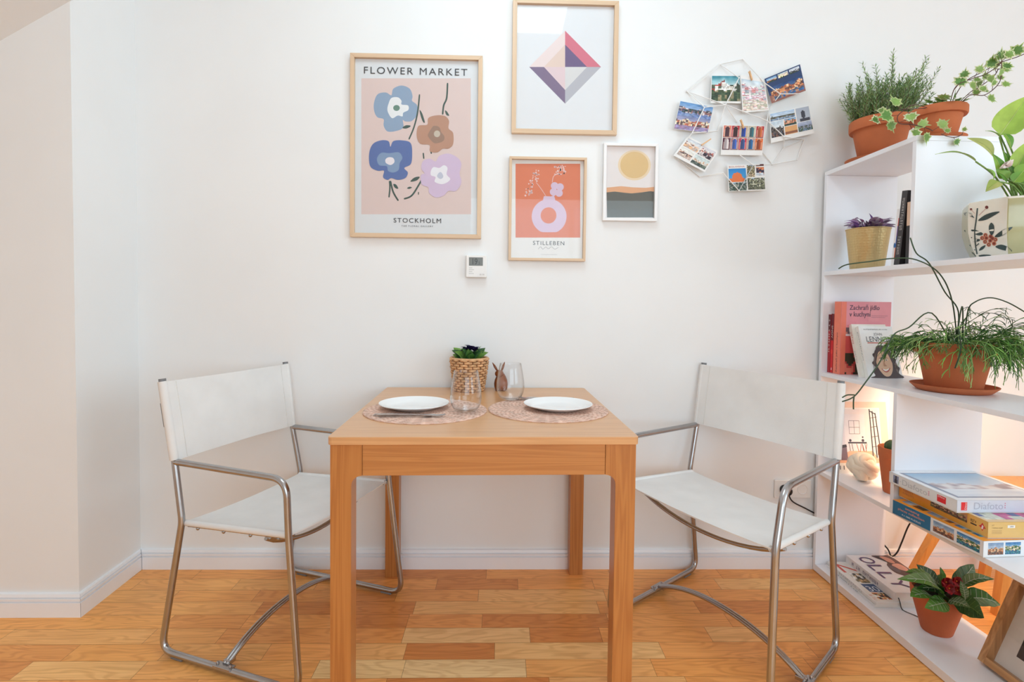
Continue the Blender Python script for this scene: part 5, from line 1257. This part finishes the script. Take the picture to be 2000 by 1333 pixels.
uy_, uz_, a_ = leanY(1.757, 1.730, .24)
bookbox('book', 'tall tilted black book with pale spine lettering, beside the gold tin', 'book', V(1.328, 1.7585, UZ), X, uy_, uz_, .17, .025, .245, [(52, 48, 50), (60, 56, 58)], spine_txt(22, (196, 190, 186), .011, .80, .90), 'books beside the gold tin')
def d_color(m, L, W, D, H):
    for z0, z1, c in ((.12, .32, (226, 110, 60)), (.32, .52, (60, 90, 176)), (.52, .70, (112, 60, 150)), (.70, .84, (226, 96, 80))):
        m.poly([L(-.0003, .001, H*z0), L(-.0003, D*.55, H*z0), L(-.0003, D*.55, H*z1), L(-.0003, .001, H*z1)], c)
    m.add([L(-.0006, D*.7+.004*math.cos(q), H*.36+.009*math.sin(q)) for q in [2*PI*k/14 for k in range(14)]], [list(range(14))], (40, 110, 170))
bookbox('book', 'white book with a striped multicoloured spine, between gold tin and black books', 'book', V(1.336, 1.7850, UZ), X, uy_, uz_, .15, .022, .19, [(240, 236, 234), (240, 236, 236)], d_color, 'books beside the gold tin')

# second shelf from below: open-topped magazine and a peach board leaning on the end panel
LZ = LV['l']+.0004
lean = R(9); uz = V(0, math.sin(lean), math.cos(lean)); uy = V(0, math.cos(lean), -math.sin(lean))
t = thing('peach_board', 'plain peach card leaning on the end panel behind the interior magazine', 'card', (1.372, 2.0915, LZ+.0004))
m = MB(); m.prism([V(0, 0, 0), V(.205, 0, 0), V(.205, 0, 0)+uz*.285, uz*.285], uy*.002, (238, 210, 192)); m.build('card', 'printed', t)
def d_mag(m, L, W, D, H):
    f = -.0004
    def p(pts, c, k=0): m.poly([L(W*x, f-.0001*k, H*y) for x, y in pts], c)
    p([(0.03, .16), (.97, .16), (.97, .98), (.03, .98)], (228, 222, 224)); p([(.03, .16), (.97, .16), (.80, .34), (.30, .34), (.03, .24)], (226, 178, 150), 1)
    p([(.03, .34), (.22, .40), (.22, .92), (.03, .98)], (214, 212, 222), 1); p([(.22, .36), (.66, .36), (.66, .90), (.22, .90)], (226, 224, 230), 1)
    def line(a, b, w_=.004, c=(70, 70, 82), k=3):
        A, B = L(W*a[0], f-.0001*k, H*a[1]), L(W*b[0], f-.0001*k, H*b[1]); d = (B-A).normalized(); s = d.cross(uy)*w_/2; m.poly([A+s, B+s, B-s, A-s], c)
    for x in (.32, .43, .545): line((x, .60), (x, .80), .0014)
    for y in (.60, .70, .80): line((.32, y), (.545, y), .0014)
    line((.28, .465), (.68, .465), .006, (60, 60, 72)); 
    for x in (.30, .64, .36, .58): line((x, .45), (x+.02, .34), .0022, (70, 60, 66))
    for x in (.46, .58): line((x, .45), (x+.04, .33), .0025, (170, 90, 80)); line((x+.10, .45), (x+.07, .33), .0025, (170, 90, 80))
    for cx, cy, r in ((.33, .50, .028), (.60, .50, .030), (.60, .55, .018), (.13, .505, .030)): m.add([L(W*(cx+r*math.cos(q)), f-.0004, H*(cy+r*.75*math.sin(q))) for q in [2*PI*k/14 for k in range(14)]], [list(range(14))], (74, 70, 84))
    p([(.06, .20), (.26, .20), (.24, .44), (.06, .42)], (122, 104, 116), 2); p([(.06, .37), (.25, .40), (.24, .44), (.06, .42)], (60, 56, 66), 3)
    for a, b in (((.78, .98), (.80, .20)), ((.90, .92), (.97, .28)), ((.84, .95), (.88, .24))): line(a, b, .0045, (58, 58, 66), 4)
    for y in (.40, .55, .70, .84): line((.785, y), (.93, y+.02), .002, (58, 58, 66), 4)
    line((.785, .95), (.91, .90), .004, (58, 58, 66), 4)
    for x in (.08, .16, .80, .88): line((x, .06), (x, .12), .003, (60, 56, 60), 2)
bookbox('magazine', 'magazine with a bright dining room on the cover, leaning behind the knotted candle', 'magazine', (1.352, 2.086, LZ), X, uy, uz, .192, .004, .262, [(240, 236, 232), (236, 232, 228)], d_mag)
# knotted candle
m = MB(); m.sphere((0, 0, 0), .043, 24, 16)
for rx, ry in ((20, 10), (80, 15), (65, 75), (110, 50), (40, 130)):
    Mr = Matrix.Rotation(R(ry), 3, 'Z') @ Matrix.Rotation(R(rx), 3, 'X')
    m.tube([Mr @ V(.040*math.cos(2*PI*k/48), .040*math.sin(2*PI*k/48), .012*math.sin(4*PI*k/48)) for k in range(48)], .0145, 16, closed=True)
zb = min(v.z for v in m.v); m.v = [v+V(0, 0, -zb) for v in m.v]
o = m.build('knot_candle', 'candle_wax', None, True, 80); o.location = (1.400, 2.004, LZ); tag(o, 'round cream candle shaped like a knotted rope, in front of the interior magazine', 'candle')

# lowest shelf: magazines and a thick hardback
BZ = LV['b']+.0004
rz = R(-2); ux = V(math.cos(rz), math.sin(rz), 0); ub = V(-math.sin(rz), math.cos(rz), 0)
# flat books: local x across, "uz" is the length along y, thickness is up: cover face y1 (top)
def flat(name, label, cat, c0, W, Hh, th, cols, deco, hard=False, group='books lying on the lowest shelf'):
    return bookbox(name, label, cat, Vector(c0), ux, Zu, ub, W, th, Hh, cols, deco, group, hard=hard)
def d_m0(m, L, W, D, H):
    marks(m, 11, L(-.0005, D*.3, H*.9), ub*-1, Zu, H*.6, .005, (150, 150, 156))
def d_m1(m, L, W, D, H):
    marks(m, 17, L(-.0005, D*.25, H*.9), ub*-1, Zu, H*.7, .005, (150, 150, 156))
    z = D+.0004; T = lambda x, y: L(W*x, z, H*y)
    m.poly([T(.02, .02), T(.98, .02), T(.98, .98), T(.02, .98)], (232, 228, 222))
    m.text('N', L(W*.06, z+.0002, H*.70), ux, ub, W*.34, H*.24, (210, 84, 66), bold=.03)
    Q = [T(.10, .02), T(.42, .02), T(.42, .70), T(.10, .70)]
    qgrid(m, Q, (0, .62, 1, .97), 14, 9, town(31, hz=1.1, wl=-1, bld=((236, 232, 220), (120, 110, 80), (190, 160, 120), (60, 56, 50), (230, 226, 216)), gx=9, gy=6), Zu*.0003)
    qgrid(m, Q, (0, .30, 1, .58), 2, 2, solid((66, 88, 126)), Zu*.0004)
    m.text('30', L(W*.13, z+.0008, H*.36), ub*-1, ux, .034, .030, (226, 232, 240), bold=.03) if False else m.text('30', L(W*.12, z+.0008, H*.235), ux, ub, .040, .036, (220, 228, 240), bold=.04)
    for k in range(3): m.poly([L(W*.36, z+.0008, H*(.26+.03*k)), L(W*.41, z+.0008, H*(.26+.03*k)), L(W*.41, z+.0008, H*(.265+.03*k)), L(W*.36, z+.0008, H*(.265+.03*k))], (210, 220, 236))
    qgrid(m, Q, (0, .06, 1, .28), 14, 6, town(33, hz=1.1, wl=-1, bld=((60, 50, 46), (226, 190, 130), (200, 120, 70), (240, 230, 210)), gx=10, gy=5), Zu*.0003)
    marks(m, 4, L(W*.02, z+.0008, H*.16), ub*-1, ux, .035, .010, (220, 120, 96)) 
flat('magazine', 'white magazine at the bottom of the pile on the lowest shelf', 'magazine', (1.331, 1.822, BZ), .222, .295, .009, [(236, 234, 232), (232, 230, 230)], d_m0)
flat('magazine', 'magazine with a red letter and blue box on its cover, under the hardback', 'magazine', (1.334, 1.818, BZ+.0102), .222, .297, .011, [(236, 234, 232), (228, 226, 226)], d_m1)
def d_olly(m, L, W, D, H):
    z = D+.0004; T = lambda x, y, k=0: L(W*x, z+.0003*k, H*y)
    m.poly([T(.0, .0), T(1, .0), T(1, 1), T(0, 1)], (230, 222, 220))
    def blob(pts, col, k): m.poly(spline([T(x, y, k) for x, y in pts], 4, True), col)
    blob([(.55, .985), (.80, .995), (.97, .98), (.985, .60), (.985, .02), (.93, .02), (.86, .30), (.66, .42), (.56, .52), (.60, .70), (.70, .80), (.60, .90)], (92, 64, 62), 1)
    blob([(.68, .93), (.78, .97), (.88, .90), (.86, .78), (.76, .78)], (206, 144, 124), 2); blob([(.72, .72), (.90, .76), (.95, .64), (.88, .55), (.74, .60)], (222, 158, 138), 2)
    blob([(.62, .98), (.66, .84), (.72, .80), (.69, .95)], (50, 36, 38), 3)
    blob([(.58, .64), (.70, .70), (.74, .58), (.64, .50)], (96, 84, 92), 2)
    PUR = (92, 56, 100)
    y = .93
    for ch, wch in (('O', .185), ('L', .165), ('L', .165), ('Y', .20)):
        m.text(ch, L(W*.16, z+.0018, H*y), ub*-1, ux, H*wch, W*.30, PUR, bold=.02); y -= wch+.035
    marks(m, 13, L(-.0006, D*.28, H*.86), ub*-1, Zu, H*.62, D*.42, (96, 74, 106), bold=.01)
tt = flat('hardback_book', 'thick hardback with large violet letters, lying on the magazines of the lowest shelf', 'book', (1.405, 1.824, BZ+.0216), .180, .284, .030, [(232, 226, 222), (226, 218, 216)], d_olly, hard=True)
m = MB(); rp = [V(.012, .0, .012), V(.010, -.006, .012), V(.012, -.010, .0), V(.014, -.016, -.018), V(.020, -.028, -.0215), V(.034, -.048, -.0212), V(.042, -.062, -.0212)]
rp = [ux*p.x+ub*p.y+Zu*p.z for p in rp]; P = spline(rp, 5)
L1 = [p+ux*.0022+ub*.0008 for p in P]; L2 = [p-ux*.0022-ub*.0008 for p in P]
n = len(P); off = V(0, 0, .0006); m.add(L1+L2+[p+off for p in L1]+[p+off for p in L2], [(i, i+1, n+i+1, n+i) for i in range(n-1)]+[(2*n+i, 3*n+i, 3*n+i+1, 2*n+i+1) for i in range(n-1)]+[(i, 2*n+i, 2*n+i+1, i+1) for i in range(n-1)]+[(n+i, n+i+1, 3*n+i+1, 3*n+i) for i in range(n-1)])
m.build('bookmark_ribbon', 'black_rubber', tt)
m = MB(); m.box(.085, .097, .2945, .3035, .0062, .0070, (226, 50, 110)); m.v = [ux*p.x+ub*p.y+Zu*p.z for p in m.v]
o = m.build('sticky_flag', 'printed', None); o.location = (1.405, 1.824, BZ+.0216-.0075); tag(o, 'tiny pink sticky flag poking out of the magazines on the lowest shelf', 'sticky flag')

# ------------------------------------------------------------------ puzzle boxes
def game(label, near, far, W, z, H, cols, deco):
    near, far = V(near[0], near[1], z), V(far[0], far[1], z); uyb = (far-near); D = uyb.length; uyb.normalize(); uxr = V(uyb.y, -uyb.x, 0)
    t = thing('puzzle_box', label, 'box', near, 0, 'puzzle boxes on the second shelf from below')
    def L(x, y, zz): return uxr*x+uyb*y+Zu*zz
    m = MB(); p = [L(x, y, zz) for zz in (.0, H*.97) for y in (.0008, D-.0008) for x in (.0008, W-.0008)]; m.add(p, [(0, 2, 3, 1), (4, 5, 7, 6), (0, 1, 5, 4), (2, 6, 7, 3), (0, 4, 6, 2), (1, 3, 7, 5)], (214, 210, 204)); m.build('tray', 'printed', t)
    m = MB(); p = [L(x, y, zz) for zz in (.0025, H) for y in (0, D) for x in (0, W)]; m.add(p, [(4, 5, 7, 6), (0, 1, 5, 4), (2, 6, 7, 3), (0, 4, 6, 2), (1, 3, 7, 5)], cols[0])
    S = [L(-.0003, D, .0025), L(-.0003, 0, .0025), L(-.0003, 0, H), L(-.0003, D, H)]; F = [L(0, -.0003, .0025), L(W, -.0003, .0025), L(W, -.0003, H), L(0, -.0003, H)]; T = [L(0, 0, H+.0003), L(W, 0, H+.0003), L(W, D, H+.0003), L(0, D, H+.0003)]
    deco(m, S, F, T, -uxr, -uyb, Zu, D, W, H); m.build('lid', 'printed_gloss', t)
def rect_(m, Q, r, c, off): qpoly(m, Q, [(r[0], r[1]), (r[2], r[1]), (r[2], r[3]), (r[0], r[3])], c, off)
def txtm_(m, Q, n, u0, v0, u1, v1, c, off, bold=.01):
    a, b, d = bil(Q, u0, v0)+off, bil(Q, u1, v0)+off, bil(Q, u0, v1)+off; marks(m, n, a, b-a, d-a, (b-a).length, (d-a).length, c)
def txt_(m, Q, s, u0, v0, u1, v1, c, off, bold=.01):
    a, b, d = bil(Q, u0, v0)+off, bil(Q, u1, v0)+off, bil(Q, u0, v1)+off; m.text(s, a, b-a, d-a, (b-a).length, (d-a).length, c, bold=bold)
V1 = lambda s: town(s, ((110, 140, 176), (176, 190, 206)), ((170, 100, 60), (196, 140, 100), (110, 80, 60), (206, 170, 130)), ((90, 66, 56), (140, 90, 66)), .55, .25, 12, 10)
V2 = lambda s: town(s, ((40, 106, 166), (120, 166, 200)), ((206, 176, 140), (90, 120, 70), (226, 206, 180), (60, 96, 60)), ((40, 110, 120), (70, 140, 150), (60, 90, 140)), .68, .32, 14, 12)
def dg1(m, S, F, T, ns, nf, nu, D, W, H):
    m.poly([q+ns*.0001 for q in S], (226, 226, 228)); rect_(m, S, (0.01, 0, .47, 1), (24, 104, 146), ns*.0003)
    txt_(m, S, 'amazing', .17, .66, .34, .86, (240, 156, 110), ns*.0005, .02); txt_(m, S, 'places collection', .08, .40, .40, .62, (240, 156, 110), ns*.0005, .02); txt_(m, S, '4 x 1000 PUZZLES', .13, .16, .36, .27, (236, 240, 244), ns*.0005, .02)
    qgrid(m, S, (.50, .14, .72, .88), 22, 14, V1(41), ns*.0003); qgrid(m, S, (.75, .14, .97, .88), 22, 14, V2(42), ns*.0003)
    m.poly([q+nf*.0001 for q in F], (206, 218, 230)); rect_(m, F, (0, 0, .45, 1), (228, 230, 232), nf*.0002)
    qgrid(m, F, (.05, .12, .22, .88), 22, 14, V1(41), nf*.0003); qgrid(m, F, (.24, .12, .41, .88), 22, 14, V2(42), nf*.0003)
    rect_(m, T, (0.0, 0, 1, 1), (244, 160, 62), nu*.0001)
    for k, fn in enumerate((V2(43), V1(44), town(45, bld=((120, 80, 50), (200, 150, 90), (70, 60, 50))))): qgrid(m, T, (.06, .08+.30*k, .90, .34+.30*k), 18, 12, fn, nu*.0002)
def dg2(m, S, F, T, ns, nf, nu, D, W, H):
    qgrid(m, S, (0, 0, 1, 1), 24, 1, lambda u, v: mixc((236, 152, 26), (226, 180, 96), max(0, u*1.5-.4)), ns*.0001)
    txtm_(m, S, 8, .03, .52, .22, .68, (176, 96, 30), ns*.0004); txtm_(m, S, 10, .03, .30, .20, .44, (176, 96, 30), ns*.0004)
    qgrid(m, S, (.40, .34, .80, .90), 26, 8, town(51, ((206, 160, 120), (190, 140, 100)), ((90, 60, 60), (196, 150, 126), (120, 80, 70), (160, 150, 110)), ((110, 100, 60), (90, 60, 50)), .8, .25, 18, 8), ns*.0003)
    txtm_(m, S, 4, .835, .56, .895, .76, (30, 24, 22), ns*.0004, .04); rect_(m, S, (.835, .42, .895, .50), (40, 30, 28), ns*.0004)
    qpoly(m, S, [(.915, .52), (.935, .48), (.95, .28), (.965, .48), (.985, .50), (.967, .62), (.95, .80), (.933, .60)], (206, 30, 46), ns*.0004); qpoly(m, S, [(.94, .42), (.955, .38), (.962, .60), (.948, .68)], (246, 230, 230), ns*.0006)
    m.poly([q+nf*.0001 for q in F], (222, 184, 112)); txtm_(m, F, 2, .04, .74, .07, .84, (110, 84, 50), nf*.0003); txtm_(m, F, 8, .04, .58, .16, .66, (130, 100, 60), nf*.0003)
    for v in (.44, .34, .26): rect_(m, F, (.04, v, .15, v+.025), (176, 140, 84), nf*.0003)
    rect_(m, F, (.21, .62, .29, .80), (240, 236, 228), nf*.0003); txtm_(m, F, 6, .225, .67, .275, .75, (90, 80, 70), nf*.0005)
    rect_(m, T, (0, 0, 1, 1), (226, 190, 130), nu*.0001); qgrid(m, T, (.04, .05, .96, .95), 30, 26, town(52, ((60, 90, 150), (60, 80, 140)), ((196, 190, 160), (110, 140, 110), (150, 90, 120), (70, 80, 140)), ((190, 60, 120), (70, 76, 130), (200, 200, 180)), .9, .3, 12, 12), nu*.0002)
def dg3(m, S, F, T, ns, nf, nu, D, W, H):
    m.poly([q+ns*.0001 for q in S], (226, 228, 230)); qgrid(m, S, (.07, .12, .16, .84), 8, 10, lambda u, v: (50, 46, 60) if abs(u-.5) < .07+.22*(1-v) else (124, 130, 160), ns*.0003)
    rect_(m, S, (.18, .46, .20, .50), (170, 172, 176), ns*.0003); txt_(m, S, 'Diafoto', .22, .24, .60, .76, (186, 190, 196), ns*.0004, -.005); 
    for v in (.64, .50, .36): rect_(m, S, (.615, v, .632, v+.07), (206, 120, 150), ns*.0004)
    rect_(m, S, (.74, .22, .86, .80), (218, 30, 40), ns*.0003); txt_(m, S, 'Dino', .755, .62, .845, .76, (248, 240, 240), ns*.0005, .02)
    m.poly([q+nf*.0001 for q in F], (208, 214, 228)); rect_(m, F, (.04, .16, .10, .84), (218, 30, 40), nf*.0003); txt_(m, F, 'Dino', .072, .24, .094, .74, (248, 240, 240), nf*.0005, .02) if False else None
    a = bil(F, .094, .24)+nf*.0005; m.text('Dino', a, Zu, bil(F, 0, 0)-bil(F, 1, 0), H*.52, W*.018, (248, 240, 240), bold=.02)
    txt_(m, F, 'Diafoto', .17, .24, .46, .82, (176, 180, 198), nf*.0004, -.005)
    for v in (.70, .52, .34): rect_(m, F, (.475, v, .485, v+.08), (206, 120, 150), nf*.0004)
    rect_(m, T, (0, 0, 1, 1), (230, 232, 236), nu*.0001); rect_(m, T, (.06, .07, .95, .93), (120, 128, 150), nu*.0002)
    def pic(u, v):
        h = .52+.20*nz(u*2.2, 3)+.06*nz(u*8, 1)
        if v > h: return mixc((196, 212, 228), (120, 164, 200), (v-h)/(1.01-h))
        if v > .30: return mixc((150, 130, 136), (226, 222, 222), max(0, min(1, .5+1.6*nz(u*9, v*9, 2))))
        return mixc((196, 206, 222), (230, 236, 240), .5+.5*nz(u*5, v*12, 5))
    qgrid(m, T, (.10, .11, .94, .90), 40, 30, pic, nu*.0003)
z1 = LV['l']+.0004
game('lowest puzzle box of the stack, with orange lid top and blue and white side panels', (1.298, 1.378), (1.276, 1.682), .27, z1, .0455, [(226, 226, 228)], dg1)
game('yellow puzzle box in the middle of the stack, with a red star on its side', (1.322, 1.392), (1.318, 1.708), .26, z1+.0462, .0455, [(226, 180, 96)], dg2)
game('white puzzle box on top of the stack, with red squares on its side', (1.287, 1.452), (1.285, 1.711), .29, z1+.0924, .0365, [(226, 228, 230)], dg3)

# ------------------------------------------------------------------ framed photograph leaning on the lowest shelf
lean = R(22.5); uz = V(math.sin(lean), 0, math.cos(lean)); ud = V(math.cos(lean), 0, -math.sin(lean)); uh = V(0, -1, 0)
FO = V(1.437, 1.531, LV['b']+.0004+math.sin(lean)*.034)
t = thing('photo_frame', 'deep wooden frame with white mount and a brown photograph, leaning on the lowest shelf', 'picture', FO)
FH, FWd, fw, dp = .275, .36, .020, .034
def FL(a, b, c): return uh*a+uz*b+ud*c
def fbox(a0, a1, b0, b1, c0, c1, name, mat, col=(200, 200, 200), bev=0):
    m = MB(); p = [FL(a, b, c) for c in (c0, c1) for b in (b0, b1) for a in (a0, a1)]; m.add(p, [(0, 2, 3, 1), (4, 5, 7, 6), (0, 1, 5, 4), (2, 6, 7, 3), (0, 4, 6, 2), (1, 3, 7, 5)], col); return m.build(name, mat, t, bevel=bev)
fbox(0, fw, 0, FH, 0, dp, 'frame_side', 'photo_frame_z', bev=.001); fbox(FWd-fw, FWd, 0, FH, 0, dp, 'frame_side', 'photo_frame_z', bev=.001)
fbox(fw, FWd-fw, 0, fw, 0, dp, 'frame_side', 'photo_frame_y', bev=.001); fbox(fw, FWd-fw, FH-fw, FH, 0, dp, 'frame_side', 'photo_frame_y', bev=.001)
fbox(fw, FWd-fw, fw, FH-fw, dp-.006, dp-.002, 'mount', 'paper', (232, 228, 224))
fbox(fw, FWd-fw, fw, FH-fw, .010, .0115, 'glass_pane', 'pane')
m = MB(); mw = .048; Q = [FL(fw+mw, fw+mw, dp-.0065), FL(FWd-fw-mw, fw+mw, dp-.0065), FL(FWd-fw-mw, FH-fw-mw, dp-.0065), FL(fw+mw, FH-fw-mw, dp-.0065)]
def ph(u, v):
    k = nz(u*4, v*4, 8)+.4*nz(u*11, v*11, 3)
    if v > .62 and k < .1: return (176, 156, 146)
    return (60, 46, 44) if k > .12 else ((110, 92, 86) if k > -.12 else (92, 84, 82))
qgrid(m, Q, (0, 0, 1, 1), 40, 30, ph, V(0, 0, 0)); m.build('photograph', 'printed', t)
m = MB(); a = FL(FWd*.5, FH*.86, dp+.0005); bse = V(1.588-FO.x, -FWd*.5, LV['b']+.0006-FO.z); m.prism([a-uh*.02, a+uh*.02, bse+uh*.03, bse-uh*.03], V(.003, 0, .001), (60, 50, 44)); m.build('stand_strut', 'printed', t)

# ------------------------------------------------------------------ stool and lamp behind the bookcase
t = thing('wooden_stool', 'pine stool with splayed square legs standing behind the bookcase', 'stool', (1.96, 1.93, 0)); SO = V(1.96, 1.93, 0)
m = MB(); m.box(-.16, .20, -.14, .15, .395, .4215); m.build('seat', 'pine', t, bevel=.004)
for b0, t0 in (((1.664, 2.085), (1.835, 2.045)), ((1.985, 2.10), (1.985, 2.04)), ((1.785, 1.830), (1.835, 1.835)), ((2.17, 1.80), (2.10, 1.84))):
    a = V(b0[0], b0[1], 0)-SO; c = V(t0[0], t0[1], .395)-SO; h = .0145; m = MB()
    m.add([a+V(sx*h, sy*h, 0) for sx, sy in ((-1, -1), (1, -1), (1, 1), (-1, 1))]+[c+V(sx*h*1.25, sy*h*1.25, 0) for sx, sy in ((-1, -1), (1, -1), (1, 1), (-1, 1))], [(3, 2, 1, 0), (4, 5, 6, 7), (0, 1, 5, 4), (1, 2, 6, 5), (2, 3, 7, 6), (3, 0, 4, 7)])
    m.build('leg', 'pine', t, bevel=.0015)
t = thing('light_strip', 'warm glowing light strip fixed along the rear edge of the middle shelf of the bookcase', 'lamp', (1.5958, 1.84, .8275))
m = MB(); m.box(0, .034, -.105, .105, -.003, 0); m.box(0, .002, -.105, .105, -.034, -.003); m.build('channel', 'white_plastic', t)
m = MB(); m.box(.015, .031, -.102, .102, -.009, -.0035); m.build('diffuser', 'warm_strip_glow', t)
